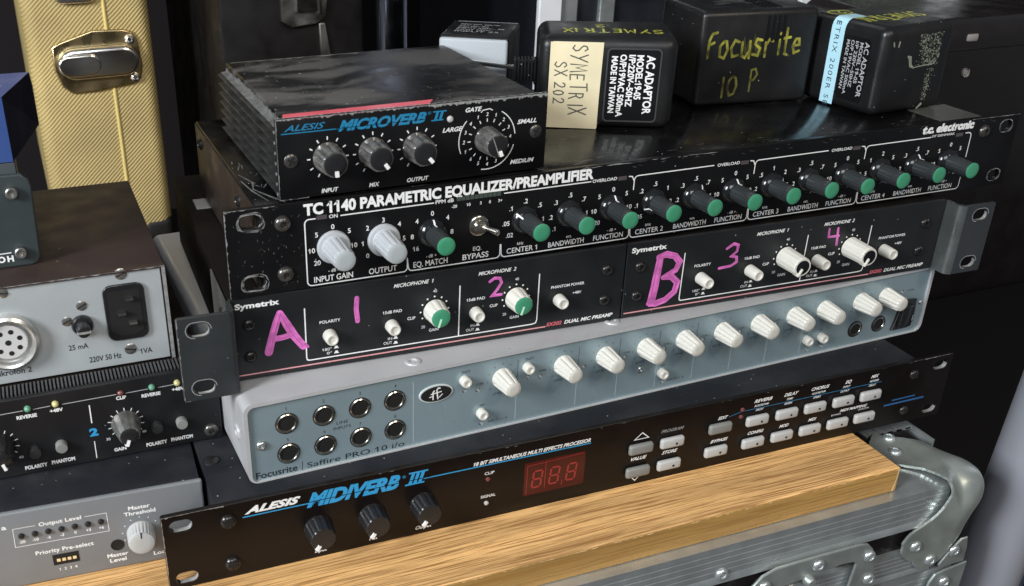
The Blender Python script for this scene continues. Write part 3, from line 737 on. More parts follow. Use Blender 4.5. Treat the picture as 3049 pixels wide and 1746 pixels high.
# wrap-round case: side profile open at the front
out = rrect(0, 440.2, 0, 45.4, 5.0, 6); inn = rrect(1.9, 438.3, 0.6, 43.4, 3.6, 6)
n = len(out)
vs = [(x, 0, z) for x, z in out] + [(x, 235, z) for x, z in out] + [(x, 0, z) for x, z in inn] + [(x, 1.6, z) for x, z in inn]
fs = []
for i in range(n):
    j = (i + 1) % n
    fs += [(i, n + i, n + j, j)[::-1], (i, j, 2 * n + j, 2 * n + i)[::-1], (2 * n + i, 2 * n + j, 3 * n + j, 3 * n + i)[::-1]]
fs.append(tuple(range(n, 2 * n)))
g.add(vs, fs); g.build('case', M['saf_case'], fo, 30)
holes = [circle(x, z, 4.3, 24) for x in (21.2, 40.3, 59.2, 78.0) for z in (30.2, 12.8)] + [circle(x, 11.2, 3.9, 24) for x in (384.5, 403.5)]
lh = [(117.3, 26.9), (125.0, 25.5), (154.9, 27), (162.6, 25.6), (127.6, 4.6), (189.5, 25.8), (215.8, 26.3), (242, 26.5), (268.4, 26.8), (243.2, 4.7), (294.6, 26.9), (320.8, 27), (349, 3.8), (360, 4.0), (418.3, 30.4)]
holes += [circle(x, z, 1.35, 14) for x, z in lh]
g = G(); g.plate([inn] + holes, 2.0, front(3.4)); g.v = [(v[0], v[1], v[2]) for v in g.v]; g.build('face_panel', M['saf_front'], fo, 30)
g = G(); g.box(3, 437, 12, 12.5, 1, 43); g.build('inner_shadow_board', M['hole'], fo, 0)
for x, z in lh:
    obj('led', lathe_mesh('led', [(1.0, -3), (.95, -.9), (.5, -.4)], M['led_clear'], 14), fo, (x + .45, 1.6, z - .45))
jr = [(5.3, 0), (5.3, .5), (5.0, .8), (4.6, .8), (4.4, .5)]
for x in (21.2, 40.3, 59.2, 78.0):
    for z in (30.2, 12.8):
        j = obj('line_jack', lathe_mesh('line_jack', [(5.35, 0), (5.35, .45), (4.9, .8), (4.3, .8), (3.9, .2), (3.75, -1), (3.6, -8)], M['nickel'], 32), fo, (x, 1.4, z))
        obj('jack_rim', lathe_mesh('jack_rim', [(5.9, 0), (5.9, .3), (5.2, .4)], M['hole'], 32), j)
for x in (384.5, 403.5):
    j = obj('headphone_jack', lathe_mesh('headphone_jack', [(4.6, 0), (4.6, .6), (3.9, .8), (3.5, 0), (3.4, -8)], M['nickel'], 28), fo, (x, 1.4, 11.2))
    obj('jack_rim', lathe_mesh('jack_rim', [(5.5, 0), (5.4, .4), (4.6, .5)], M['hole'], 28), j)
P = front(1.4)
gt, gl = G(), G()
gt.text('Focusrite', 3.9, 1.5, 3.7, P, w=21.3, bold=.018); gt.ribbon([(27.7, .9), (27.9, 6.2)], .3, P, h=.05, caps=False)
gt.text('Saffire PRO 10 i/o', 30.3, 1.6, 3.0, P, w=53, bold=.004)
gt.text('LINE', 49.7, 23.2, 1.7, P, w=6.2, align='C'); gt.text('INPUTS', 49.5, 20.2, 1.7, P, w=9.2, align='C')
for i, x in enumerate((21.4, 40.4, 59.4, 78.4)):
    gt.text(str(i + 1), x, 37.6, 1.8, P, align='C'); gt.text(str(i + 5), x - .2, 19.9, 1.7, P, align='C')
gt.text('INST', 117.9, 37.4, 1.5, P, w=4.9, align='C'); gt.text('INST', 155.3, 37.4, 1.5, P, w=4.9, align='C')
gt.text('OVER', 126, 28.4, 1.3, P, w=4.7, align='C'); gt.text('OVER', 163.5, 28.6, 1.3, P, w=4.7, align='C')
KX = [139.2, 176.2, 202.6, 229.0, 255.0, 281.2, 307.4, 333.6, 356.4, 384.6, 404.6]
for i, x in enumerate(KX):
    if i > 1 and i < 7: gt.text('OVER', x + 14, 28.6, 1.2, P, w=4.2, align='C')
    if i < 8: gt.text('LEVEL', x - 2.5, 20.4, 1.4, P, w=5.6, align='C')
    for k in range(9):
        a = R(-130 + k * 32.5); gt.text(str(k + 1 if k else 0), x + 8.6 * math.sin(a), 29.9 + 8.6 * math.cos(a) - .5, 1.0, P, align='C')
gt.text('+48V', 127.5, 15.2, 1.2, P, w=4, align='C'); gt.text('INPUTS 1 - 4', 131.6, 3.9, 1.3, P, w=11.4); gt.text('+48V', 242, 15, 1.2, P, w=4, align='C'); gt.text('INPUTS 5 - 8', 246.5, 4.3, 1.3, P, w=11.4)
gt.text('MONO', 345, 15.3, 1.1, P, w=4.2, align='C'); gt.text('DIM', 357, 15.3, 1.1, P, w=3, align='C'); gt.text('POWER', 425, 30, 1.1, P, w=5.6, align='C')
gt.build('dark_lettering', M['dark_print'], fo, 0)
for x in (88.2, 148.0, 185.4, 211.6, 237.8, 263.3, 289.8, 315.9, 342.3):
    gl.ribbon([(x, 2.8), (x, 24 if x > 90 else 38.5)], .32, P, h=.04); gt2 = None
gl.build('divider_lines', mat('pale_line', (.42, .50, .53), .4), fo, 0)
g = G()
for x in (148.2, 185.6, 211.8, 238.0, 263.5): g.ribbon([(x, 24), (x + .1, 38.8)], .25, P, h=.04)
g.build('upper_divider_lines', M['dark_print'], fo, 0)
# oval badge
g = G(); g.plate([circle(100.8, 29.3, 9.6, 40, 5.2)], .8, front(1.5), .3, 2); b_ = g.build('oval_badge', mat('badge_rim', (.62, .66, .66), .3, .2), fo, 40)
g = G(); g.disc(100.8, 29.3, 8.7, front(.6), .06, 36, 4.4); g.build('badge_field', M['hole'], b_, 0)
g = G(); T = front(.55)
g.ribbon([(101.6, 26.2), (101.0, 31.5), (101.8, 32.6), (102.8, 32.3)], .7, T, .10); g.ribbon([(98.9, 26.4), (98.9, 30.6), (99.6, 31.4)], .7, T, .102); g.ribbon([(97.8, 29.6), (103.6, 30.2)], .55, T, .104); g.ribbon([(97.0, 28.0), (99.0, 28.3)], .5, T, .106)
g.ribbon([(102.4, 27.0), (104.2, 28.6)], .5, T, .108)
g.build('badge_monogram', M['white_print'], b_, 0)
for i, x in enumerate(KX):
    knob(fo, x, 29.9, 13.6, 5.9, 4.4, M['knob_white'], 9, .17, [10, 20, 10, -8, 15, 0, 12, 5, 20, 10, 30][i], mat('ivory_cap', (.52, .51, .46), .45), 3.7, y=1.4)
for x, z in ((116.9, 33.4), (153.9, 33.4), (127.2, 11.3), (241.6, 11.2), (346.3, 11.3), (357.8, 10.9)):
    bb = obj('push_button', lathe_mesh('push_button', [(2.9, 0), (2.9, 3.4), (2.5, 4.2), (1.6, 4.3), (1.3, 3.7), (.5, 3.6)], M['knob_white'], 28), fo, (x, 1.4, z))
for x, z, r in ((7.9, 20.6, 2.8), (227.1, 16.2, 2.4), (436.0, 20.1, 1.4)): dome_screw(fo, x, z, r, M['screw'], 1.4, 'hex')
for x, y in ((91.6, 6.9), (211.0, 7.3), (330, 7.5)):
    s_ = obj('case_screw', lathe_mesh('case_screw', [(4.4, 0), (4.2, .5), (3.2, .9), (2.2, .7), (2.0, -.2), (.9, -.2), (.7, .1)], M['saf_case'], 28), fo, (x, y + 3, 45.4), (R(-90), 0, 0))
s_ = obj('case_screw', lathe_mesh('case_screw', [(4.4, 0), (4.2, .5), (3.2, .9), (2.2, .7), (2.0, -.2), (.9, -.2), (.7, .1)], M['saf_case'], 28), fo, (0, 18, 21), (0, 0, R(-90)))
# rocker switch
g = G(); g.plate([[(414.5, 4.6), (428.6, 4.6), (429.2, 7.5), (432.0, 7.8), (431.0, 24), (419.0, 25.5), (417.3, 17.5)]], 1.4, front(1.4), .4, 2); sw = g.build('power_switch', M['knob_black'], fo, 35)
g = G(); g.rbox(418, 427.5, -3.2, 1, 6.8, 21.5, 1.2, 2); g.build('rocker', M['knob_black'], sw, 40)
g = G(); g.box(426.6, 427.1, -3.3, -3.1, 11, 15); g.ribbon([(415, 5), (418.4, 18.4)], .35, front(0), h=.06); g.build('switch_mark', M['bare'], sw, 0)
g = G(); scratches(g, 34, 5, 430, 3, 42, front(1.4), (1, 6), (.05, .16), (-60, 60)); scratches(g, 5, 95, 110, 12, 26, front(1.4), (4, 9), (.06, .14), (-88, -70)); g.build('face_scratches', mat('pale_scratch', (.34, .42, .44), .4), fo, 0)

# ================================================================== TWO PREAMP MODULES IN A RACK TRAY
sy = thing('dual_preamp_rack', 'rack tray with two black microphone preamps marked A and B in pink marker', 'microphone preamp', (-27.84, -9.765, -45.095), -0.02628)
def ear(x0, x1, holex, name, wall_x, m):
    g = G(); sl = [stadium(holex, z, 10.4, 6.8) for z in (37.2, 6.8)]
    g.plate([rrect(x0, x1, 0, 44, 1.2, 3)] + sl, 2.2, front(2.2), .25, 1)
    return g
el = ear(0, 25.0, 10.0, 'l', 25, None).build('left_ear', M['ear'], sy, 30)
er = ear(461.0, 482.6, 472.4, 'r', 457, None).build('right_ear', M['ear'], sy, 30)
for (ex, cx, par) in ((10.0, 10.0, el), (472.4, 472.4, er)):
    for z in (37.2, 6.8):
        g = G(); L = stadium(cx, z, 10.2, 6.6); n = len(L); vs = [(a, 0.05, b) for a, b in L] + [(a, 2.1, b) for a, b in L]
        idx = [k for k in range(n) if L[k][1] < z + 1.4 and L[k][0] > cx - 3.5]
        g.add(vs, [(k, (k + 1) % n, n + (k + 1) % n, n + k) for k in idx if (k + 1) % n in idx]); g.build('slot_wall', M['bare'], par, 30)
        g = G(); g.ribbon([(q[0], q[1]) for q in stadium(cx, z, 12.0, 8.2)[4:20]], .22, front(0), h=.02, caps=False); g.build('slot_scuff', M['pale_print'], par, 0)
g = G(); prof = []
for i in range(7): a = R(90 * i / 6); prof.append((461.2 - 4.2 * math.sin(a), 4.2 - 4.2 * math.cos(a)))
prof += [(457.0, 13.0), (459.0, 13.0), (459.0, 5.0), (461.2, 2.2)]
vs = [(x, y, .2) for x, y in prof] + [(x, y, 43.8) for x, y in prof]; m_ = len(prof)
g.add(vs, [(i, (i + 1) % m_, m_ + (i + 1) % m_, m_ + i) for i in range(m_)] + [tuple(range(m_))[::-1], tuple(range(m_, 2 * m_))]); g.build('right_ear_bend', M['ear_metal'], sy, 40)
g = G(); prof = []
for i in range(7): a = R(90 * i / 6); prof.append((24.8 + 2.4 * math.sin(a), 2.4 - 2.4 * math.cos(a)))
prof += [(27.2, 13.0), (25.2, 13.0), (25.2, 4.0), (24.8, 2.2)]
vs = [(x, y, .2) for x, y in prof] + [(x, y, 43.8) for x, y in prof]; m_ = len(prof)
g.add(vs, [(i, (i + 1) % m_, m_ + (i + 1) % m_, m_ + i)[::-1] for i in range(m_)] + [tuple(range(m_)), tuple(range(m_, 2 * m_))[::-1]]); g.build('left_ear_bend', M['ear'], sy, 40)
g = G(); worn_edge(g, (.15, 43.5), (.15, 1), .12, .6, front(0), 1.2, side=1); worn_edge(g, (.3, .3), (3, .3), .1, .5, front(0), 1.2, side=1); g.build('worn_edges', M['bare'], sy, 0)
Yp = 12.0
def module(x0, x1, nm, bknob):
    dx = x0 - 26.6
    g = G(); g.rbox(x0, x1, Yp, Yp + 2.5, 0.2, 44.4, .3, 1); o = g.build('module_panel', M['charcoal'], sy, 30, label='preamp module ' + nm)
    g = G(); g.box(x0 + .5, x1 - .5, Yp + 2.4, 205, .5, 43.6); g.build('module_body', mat('shaded_module_body', (.006, .004, .0038), .65, spec=.15), sy, 0)  # shade from the left stack put into the body's dark colour
    P = front(Yp); w_ = G(); r_ = G(); k_ = G()
    X = lambda v: v + dx
    w_.text('Symetrix', X(29.2), 38.9, 2.7, P, w=21.6, bold=.035, sp=1.02)
    w_.text('MICROPHONE  1', X(108.8), 38.6, 1.9, P, w=21.4, bold=.02, shear=.3); w_.text('MICROPHONE  2', X(154.5), 38.7, 1.9, P, w=21.2, bold=.02, shear=.3)
    w_.ribbon([(X(63.0), 34.3), (X(62.8), 7.3), (X(63.1), 6.0), (X(64.2), 5.6), (X(186.6), 5.7), (X(188.6), 6.2), (X(189.2), 8), (X(189.3), 34.5)], .62, P, h=.045)
    w_.ribbon([(X(144.5), 34.4), (X(144.2), 6.0)], .62, P, h=.052)
    k_.ribbon([(X(28.2), 3.0), (X(194.4), 2.9)], .7, P, h=.045)
    r_.text('SX202', X(195.0), 2.9, 2.0, P, w=9.2, bold=.03, shear=.25); w_.text('DUAL MIC PREAMP', X(205.8), 2.8, 2.0, P, w=29.6, bold=.03, shear=.25)
    w_.text('POLARITY', X(70.2), 24.8, 1.55, P, w=10.6, bold=.012); w_.text('15dB PAD', X(103.3), 24.8, 1.55, P, w=9.8, bold=.012); w_.text('15dB PAD', X(148.7), 24.9, 1.55, P, w=9.9, bold=.012)
    w_.text('CLIP', X(116), 19.5, 1.55, P, w=4.3, bold=.012); w_.text('CLIP', X(161.4), 19.6, 1.55, P, w=4.5, bold=.012)
    w_.text('180°', X(71.3), 9.4, 1.5, P, w=4.5); w_.text('0°', X(73.2), 7.2, 1.4, P, w=2.6)
    w_.text('IN', X(105.5), 9.8, 1.5, P, w=2.2); w_.text('OUT', X(103.1), 7.5, 1.5, P, w=4.6); w_.text('IN', X(150.9), 9.8, 1.5, P, w=2.2); w_.text('OUT', X(148.4), 7.5, 1.5, P, w=4.6)
    for xx in (78.2, 109.6, 154.9):
        for zz in (10.0, 7.2):
            w_.add([(X(xx) - 1.2, zz, .05), (X(xx) + 1.2, zz, .05), (X(xx) + 1.2, zz + .5, .05), (X(xx) + .7, zz + .5, .05), (X(xx) + .7, zz + 1.4, .05), (X(xx) - .7, zz + 1.4, .05), (X(xx) - .7, zz + .5, .05), (X(xx) - 1.2, zz + .5, .05)], [tuple(range(8))], P)
    w_.text('PHANTOM POWER', X(196.6), 24.9, 1.55, P, w=19.6, bold=.012); w_.text('+48V', X(209.6), 19.9, 1.5, P, w=5.2, bold=.012)
    for kx in (130.7, 176.2):
        w_.text('40', X(kx + .2), 32.9, 1.5, P, align='C'); w_.text('20', X(kx - 6.2), 13.5, 1.5, P, align='C'); w_.text('GAIN', X(kx - .4), 11.0, 1.6, P, w=5.2, align='C', bold=.01)
        for a in (-120, -92, -60, -30, 0, 30, 58, 90, 120): w_.disc(X(kx) + 7.6 * math.sin(R(a)), 23.0 + 7.6 * math.cos(R(a)), .48, P, .045, 10)
        if not bknob:
            knob(sy, X(kx), 22.8, 10.0, 6.2, 5.2, M['knob_white'], 10, .08, 196, M['cap_green'], 4.9, (5.0, 10.0, .2, 1.0, ), mat('mint_pointer', (.50, .78, .62), .4), y=Yp)
        else:
            k = knob(sy, X(kx), 23.0, 16.5, 6.2, 5.6, M['knob_white'], 14, .05, 208, None, 0, y=Yp)
            obj('end_recess', lathe_mesh('end_recess', [(4.3, 16.3), (4.2, 16.65), (2, 16.7)], M['skirt'], 28), k)
            def f():
                g = G(); g.rbox(-.75, .75, -17.6, -12.5, .8, 6.0, .4, 1); return newmesh('pointer', g.v, g.f, M['knob_white'], 40)
            obj('pointer', cached('syp', f), k)
        obj('knob_collar', lathe_mesh('knob_collar', [(6.9, 0), (6.9, .35), (6.0, .5)], M['hole'], 32), sy, (X(kx), Yp, 23.0))
    L = 6.5 if not bknob else 9.5
    for bx in (74.9, 107.4, 153.3, 201.4):
        b_ = obj('push_button', lathe_mesh('push_button', [(3.55, 0), (3.4, L * .5), (3.1, L - .4), (2.8, L), (2.15, L), (2.0, L - .7), (.5, L - .7)], M['knob_white'], 30), sy, (X(bx), Yp, 18.0))
        obj('button_collar', lathe_mesh('button_collar', [(4.3, 0), (4.2, .3), (3.6, .4)], M['hole'], 28), sy, (X(bx), Yp, 18.0))
    for sx, sz in ((35.3, 30.2), (34.9, 12.8), (229.4, 31.2), (229.2, 13.4)): dome_screw(sy, X(sx), sz, 3.2, M['screw_black'], Yp, 'hex')
    w_.build('white_lettering', M['white_print'], sy, 0); r_.build('red_lettering', M['red_print'], sy, 0); k_.build('pink_line', M['pink_line'], sy, 0)
module(26.6, 240.2, 'A', False)
module(241.0, 456.6, 'B', True)
P = front(Yp)
g = G(); g.ribbon([(44.0, 13.6), (46.0, 21), (48.6, 29), (50.6, 34.0)], [4.2, 3.8, 3.6, 3.2], P, .10); g.ribbon([(50.8, 34.0), (54.0, 27), (57.5, 20.0), (61.5, 14.0)], [3.0, 4.2, 4.2, 3.8], P, .105); g.ribbon([(46.6, 20.4), (51, 20.6), (57.0, 21.6)], 3.0, P, .11); g.ribbon([(62, 15.8), (63.8, 13.4)], 1.2, P, .115)
streaks(g, g.build('marker_letter', M['pink_marker'], sy, 0, kind='stuff'), M['pink_dark'], k=6, tw=.3)
g = G(); g.ribbon([(89.6, 36.0), (89.1, 30), (89.7, 23.4)], 2.5, P, .1)
streaks(g, g.build('marker_numeral', M['pink_marker'], sy, 0, kind='stuff'), M['pink_dark'], k=3, tw=.22)
g = G(); g.ribbon([(161.0, 34.4), (163.6, 36.0), (166.6, 35.6), (167.6, 33.0), (165.4, 29.4), (162.6, 26.2), (167.8, 26.2)], 1.6, P, .1)
streaks(g, g.build('marker_numeral', M['pink_marker'], sy, 0, kind='stuff'), M['pink_dark'], k=3, tw=.22)
g = G(); g.ribbon([(259.0, 7.2), (260.2, 16), (261.0, 25), (261.8, 33.6)], [5.2, 5.0, 4.8, 4.0], P, .10); g.ribbon([(260.8, 34.4), (265.6, 35.4), (271.2, 33.6), (274.6, 29.6), (272.6, 25.0), (265.8, 22.0)], [3.2, 3.8, 3.6, 3.8, 3.4, 2.8], P, .105); g.ribbon([(265.0, 21.6), (270.4, 21.4), (274.6, 17.4), (273.4, 11.8), (268.0, 7.6), (262.0, 6.2), (257.2, 6.8)], [2.8, 3.6, 3.8, 3.8, 3.8, 4.0, 2.4], P, .11)
streaks(g, g.build('marker_letter', M['pink_marker'], sy, 0, kind='stuff'), M['pink_dark'], k=6, tw=.3)
g = G(); g.ribbon([(304.4, 33.4), (308.6, 35.8), (311.8, 34.6), (311.4, 31.0), (308.2, 28.4), (311.8, 27.4), (312.2, 24.4), (308.6, 22.4), (301.0, 22.0)], [1.6, 1.7, 1.7, 1.6, 1.5, 1.6, 1.7, 1.6, 1.6], P, .1)
streaks(g, g.build('marker_numeral', M['pink_marker'], sy, 0, kind='stuff'), M['pink_dark'], k=3, tw=.22)
g = G(); g.ribbon([(373.2, 36.4), (373.6, 31.4), (380.8, 31.2)], 1.4, P, .1); g.ribbon([(379.4, 36.0), (380.4, 25.8)], 1.6, P, .105)
streaks(g, g.build('marker_numeral', M['pink_marker'], sy, 0, kind='stuff'), M['pink_dark'], k=3, tw=.22)
g = G(); g.box(25.6, 26.4, 14, 60, .5, 41); sp_ = g.build('side_bracket', mat('zinc_bracket', (.13, .125, .12), .45, .5, var=.3), sy, 0)
obj('bracket_screw', lathe_mesh('bracket_screw', [(3.2, 0), (3.0, .7), (1.6, 1.4), (1.2, .8)], M['screw_black'], 20), sp_, (25.6, 30, 30), (0, 0, R(-90)))
g = G(); g.box(32, 52, 142, 157, 43.2, 44.6); g.build('rear_tab', mat('bare_tab', (.45, .43, .41), .5, .3), sy, 0)

# ================================================================== PARAMETRIC EQUALISER
tc = thing('equalizer_preamplifier', 'glossy black rack equalizer', 'equalizer', (0, 0, 0))
tc['label'] = 'glossy black rack equalizer with a long row of green-capped knobs, under the small boxes'
g = G(); slots = [stadium(x, z, w, 6.4) for x, w in ((12.0, 9.8), (473.0, 9.0)) for z in (37.3, 6.7)]
g.plate([rrect(0, 482.6, 0, 44, .6, 3)] + slots, 3.0, front(3.0), .3, 1); g.build('front_panel', M['black_panel'], tc, 30)
g = G(); g.rbox(15.6, 457, 3.0, 154, .5, 43.6, .8, 2); ch = g.build('chassis', M['black_gloss'], tc, 30)
g = G(); g.box(15.0, 15.6, 4, 153.5, 1.5, 42.6); g.build('chassis_side', mat('side_reflection_brown', (.030, .021, .017), .4, .1, var=.25), tc, 0)  # brownish reflection on the chassis side put into its colour
g = G(); g.box(424, 455.6, 4.2, 33, 43.6, 43.75); g.build('lit_lid_patch', mat('lit_patch_grey', (.12, .12, .11), .35, .4), tc, 0)  # lit patch on the lid, put in as a paler plate
for y, z in ((140, 34), (40, 34)): obj('side_screw', lathe_mesh('side_screw', [(3.4, 0), (3.1, .8), (1.8, 1.5), (1.3, .6)], M['screw_black'], 20), tc, (15.0, y, z), (0, 0, R(-90)))
for i, (x, w) in enumerate(((12.0, 10.4), (473.0, 9.0))):
    for z in (37.3, 6.7):
        g = G(); o_ = stadium(x, z, w, 6.4)
        for q in range(3 if i == 0 else 2):
            n = len(o_); off = q * .42
            pts = []
            for k, (a, b) in enumerate(o_):
                dx, dz = a - x, b - z; l = math.hypot(dx, dz); e = .35 + off + rnd.uniform(-.2, .25) + (.7 if (dz < 0 and i == 0) else 0) * (q / 4) + (.6 if dx > 0 and i == 0 else 0) * q / 4
                pts.append((a + dx / l * e, b + dz / l * e))
            if i == 0: g.ribbon(pts, [rnd.choice((.02, .06, .25, .40)) for _ in pts], front(0), h=.03 + .004 * q, closed=True)
            else: g.ribbon(pts, [rnd.choice((.03, .12, .2)) for _ in pts], front(0), h=.03 + .004 * q, closed=True)
        g.build('slot_scuff', M['bare'] if i == 0 else M['pale_print'], tc, 0)
g = G(); worn_edge(g, (.1, 43.6), (.1, .4), .12, .75, front(0), 1.0, side=1); worn_edge(g, (.3, 43.7), (24, 43.7), .02, .5, front(0), 1.2, side=-1)
worn_edge(g, (0.1, 43.9), (1.6, 43.9), .8, 1.8, front(0), .4, side=-1)
worn_edge(g, (445, 43.75), (482, 43.75), .08, .4, front(0), 2, side=-1)
scratches(g, 20, 180, 260, 43.2, 43.6, front(0), (1, 9), (.1, .4), (-2, 2)); scratches(g, 60, 4, 36, 3, 40, front(0), (.3, 1.4), (.06, .16), (40, 140)); scratches(g, 40, 20, 480, 40, 43, front(0), (.5, 4), (.05, .12), (-20, 20))
g.build('worn_edges', M['bare'], tc, 0)
g = G(); T = top(43.65)
scratches(g, 26, 17, 40, 6, 70, T, (2, 9), (.2, .9), (60, 120)); scratches(g, 70, 60, 430, 2, 14, T, (1, 10), (.08, .3), (-4, 8)); g.ribbon([(18, 50), (22, 36), (20, 26), (26, 12), (30, 4)], [.4, 1.0, .6, 1.3, .6], T, h=.05); g.ribbon([(17, 40), (19, 24), (23, 8)], [.5, 1.0, .5], T, h=.055)
g.build('lid_scratches', mat('lid_scuffs', (.30, .30, .29), .4, .5, var=.4, vscale=300), tc, 0)
P = front(0); w_ = G()
w_.text('TC 1140 PARAMETRIC EQUALIZER/PREAMPLIFIER', 37.4, 37.4, 5.1, P, w=153.6, bold=.042, sp=.99)
w_.text('t.c. electronic', 407.5, 38.8, 4.4, P, w=39.2, bold=.06, shear=.12, sp=.96); w_.text('OF DENMARK', 415.5, 35.9, 1.3, P, w=17.5, bold=.01)
lw = .55; ZT, ZB = 35.6, 1.2
def corner(x, z, sx, sz, r=2.2):   # quarter arc points from vertical to horizontal
    return [(x + sx * (r - r * math.cos(t)), z + sz * (r - r * math.sin(t))) for t in [R(90 * i / 4) for i in range(5)]]
# big frame outlines with gaps at printed words
w_.ribbon([(42.8, ZT - .5)] + corner(37.6, ZT - .5, 1, -1)[::-1] + corner(37.6, ZB, 1, 1) + [(86, ZB)] + corner(88.8, ZB, -1, 1)[::-1] + [(88.8, 8.2)], lw, P, .045)
w_.ribbon([(55.4, ZT - .5), (102.6, ZT - .3)], lw, P, .045)
w_.ribbon([(88.8, 8.2)] + corner(89.3, ZB, 1, 1) + [(137, ZB)] + corner(139.4, ZB, -1, 1)[::-1] + [(139.4, 8.2)], lw, P, .048)
def group(x0, x1, lead):
    w_.ribbon([(x0, 8.2)] + corner(x0 + .3, ZB, 1, 1) + [(x1 - 3, ZB)] + corner(x1, ZB, -1, 1)[::-1] + [(x1, 8.2)], lw, P, .045)
group(139.8, 215.3, 0); group(215.8, 291.5, 0); group(292.0, 367.8, 0); group(368.3, 446.2, 0)
w_.ribbon([(140.6, ZT), (189.6, ZT + .2)], lw, P, .045)
for xg in (215.6, 291.8, 368.0):
    w_.ribbon([(xg, 28.4), (xg, 33.2)] + corner(xg, ZT + .2, 1, -1) + [(xg + (49.0 if xg < 300 else 47), ZT + .4)], lw, P, .045); w_.ribbon([(xg - 3.4, ZT + .4), (xg - 1.4, ZT + .1), (xg - .1, 33.2)], lw, P, .05)
w_.ribbon([(441.6, ZT + .4)] + corner(446.2, ZT + .4, -1, -1)[::-1] + [(446.4, 21)], lw, P, .045)
w_.text('ON', 49.6, 34.4, 1.7, P, w=4.2, bold=.012); w_.text('PPM dB', 103.6, 34.6, 1.8, P, w=9.6, bold=.012)
for t, x in (('-20', 113.6), ('10', 121.4), ('3', 127.8), ('0', 132.8), ('3+', 138.4)): w_.text(t, x, 31.4, 1.5, P, align='C', bold=.012)
for xg in (190.6, 267.0, 343.2): w_.text('OVERLOAD', xg, 35.0, 1.6, P, w=14.4, bold=.014)
ANG = (-132, -95, -50, 0, 50, 95, 132)
def scale(x, labs, h=2.35):
    for a, t in zip(ANG, labs):
        if not t: continue
        rr = 11.2 if abs(a) == 132 else (10.6 if a else 9.3)
        w_.text(t, x + rr * math.sin(R(a)) * 1.0, 20.0 + rr * math.cos(R(a)) * (1.0) - 1.1 + (.6 if a == 0 else 0), h, P, align='C', bold=.010)
X0 = 51.2; PT = 25.4
KN = lambda k: X0 + PT * k
scale(KN(0), ('20', '10', '5', '0', '5', '10', '')); scale(KN(1), ('0', '1', '2', '3', '4', '5', '')); scale(KN(2), ('16', '8', '4', '0', '4', '8', ''))
CF = [('.02', '.05', '.1', '.2', '.5', '1', '2'), ('.05', '.1', '.2', '.5', '1', '2', '5'), ('.1', '.2', '.5', '1', '2', '5', '10'), ('.2', '.5', '1', '2', '5', '10', '20')]
for gk in range(4):
    b0 = 4 + 3 * gk
    scale(KN(b0), CF[gk]); scale(KN(b0 + 1), ('.1', '.2', '.3', '.5', '.7', '1', '2')); scale(KN(b0 + 2), ('20', '10', '5', '0', '5', '10', '20'))
    w_.text('kHz', KN(b0) - 2, 6.6, 1.5, P, align='C', bold=.01); w_.text('oct.', KN(b0 + 1) + .8, 6.6, 1.5, P, align='C', bold=.01); w_.text('- dB +', KN(b0 + 2) + 1.0, 6.6, 1.5, P, align='C', bold=.01)
    w_.text('CENTER ' + str(gk + 1), 143.2 + 76.2 * gk, 2.6, 2.75, P, w=17.4, bold=.006); w_.text('BANDWIDTH', 167.1 + 76.2 * gk, 2.6, 2.75, P, w=21.0, bold=.006); w_.text('FUNCTION', 193.8 + 76.2 * gk, 2.6, 2.75, P, w=18.0, bold=.006)
w_.text('INPUT GAIN', 40.9, 2.5, 2.9, P, w=19.6, bold=.01); w_.text('OUTPUT', 68.7, 2.6, 2.9, P, w=14.6, bold=.01); w_.text('EQ. MATCH', 92.0, 2.6, 2.9, P, w=18.4, bold=.01)
w_.text('BYPASS', 118.6, 2.7, 2.9, P, w=14.4, bold=.01); w_.text('EQ.', 126.6, 7.0, 2.1, P, w=4.6, align='C', bold=.006); w_.text('- dB +', 51.0, 6.9, 1.6, P, align='C', bold=.01); w_.text('- dB +', 101.6, 6.9, 1.6, P, align='C', bold=.01)
w_.build('white_lettering', M['white_print'], tc, 0)
g = G()
for x in (43.5, 205.8, 282.2, 358.5, 434.4): g.box(x, x + 5.0, -.15, 0, 34.4, 36.5)
for i in range(1): pass
g.build('indicator_window', mat('smoked_window', (.075, .06, .065), .3), tc, 0)
g = G()
for i in range(10): g.box(114.8 + i * 2.42, 116.9 + i * 2.42, -.15, 0, 34.7, 36.8)
g.build('level_meter', mat('meter_window', (.055, .07, .06), .3), tc, 0)
for x, z in ((27.1, 34.8), (27.1, 9.2), (456.0, 35.6)): dome_screw(tc, x, z, 4.0, mat('dark_button_screw', (.09, .085, .08), .28, .7), 0, 'hex')
PA = {2: 0, 4: -52, 5: 150, 6: 0, 7: -112, 8: 25, 9: 0, 10: 55, 11: 176, 12: 170, 13: 178, 14: 0, 15: 175}
for k in range(16):
    x = KN(k); z = 19.8
    if k == 3: continue
    if k < 2:
        kk = knob(tc, x, z, 19.0, 6.2, 5.3, M['knob_grey'], 12, .07, 10, M['cap_grey'], 5.0)
        obj('collar', lathe_mesh('collar', [(8.3, 0), (8.3, 1.2), (7.9, 1.9), (6.4, 2.1), (6.0, 3)], M['knob_grey'], 44), kk)
    else:
        kk = knob(tc, x, z, 19.0, 5.0, 4.35, M['knob_dark'], 18, .05, PA[k], M['cap_green'], 4.6, None)
        obj('collar', lathe_mesh('collar', [(7.6, 0), (7.6, .5), (7.2, 1.5), (6.4, 2.6), (5.4, 3.4)], M['skirt'], 44), kk)
        def f():
            g = G(); g.add([(-.42, -1.6, 7.3), (.42, -1.6, 7.3), (.42, -2.75, 6.4), (-.42, -2.75, 6.4), (.42, -3.6, 5.35), (-.42, -3.6, 5.35), (.42, -6.5, 5.3), (-.42, -6.5, 5.3)], [(0, 1, 2, 3), (3, 2, 4, 5), (5, 4, 6, 7)]); return newmesh('pointer', g.v, g.f, M['white_print'], 0)
        obj('pointer', cached('tcp', f), kk)
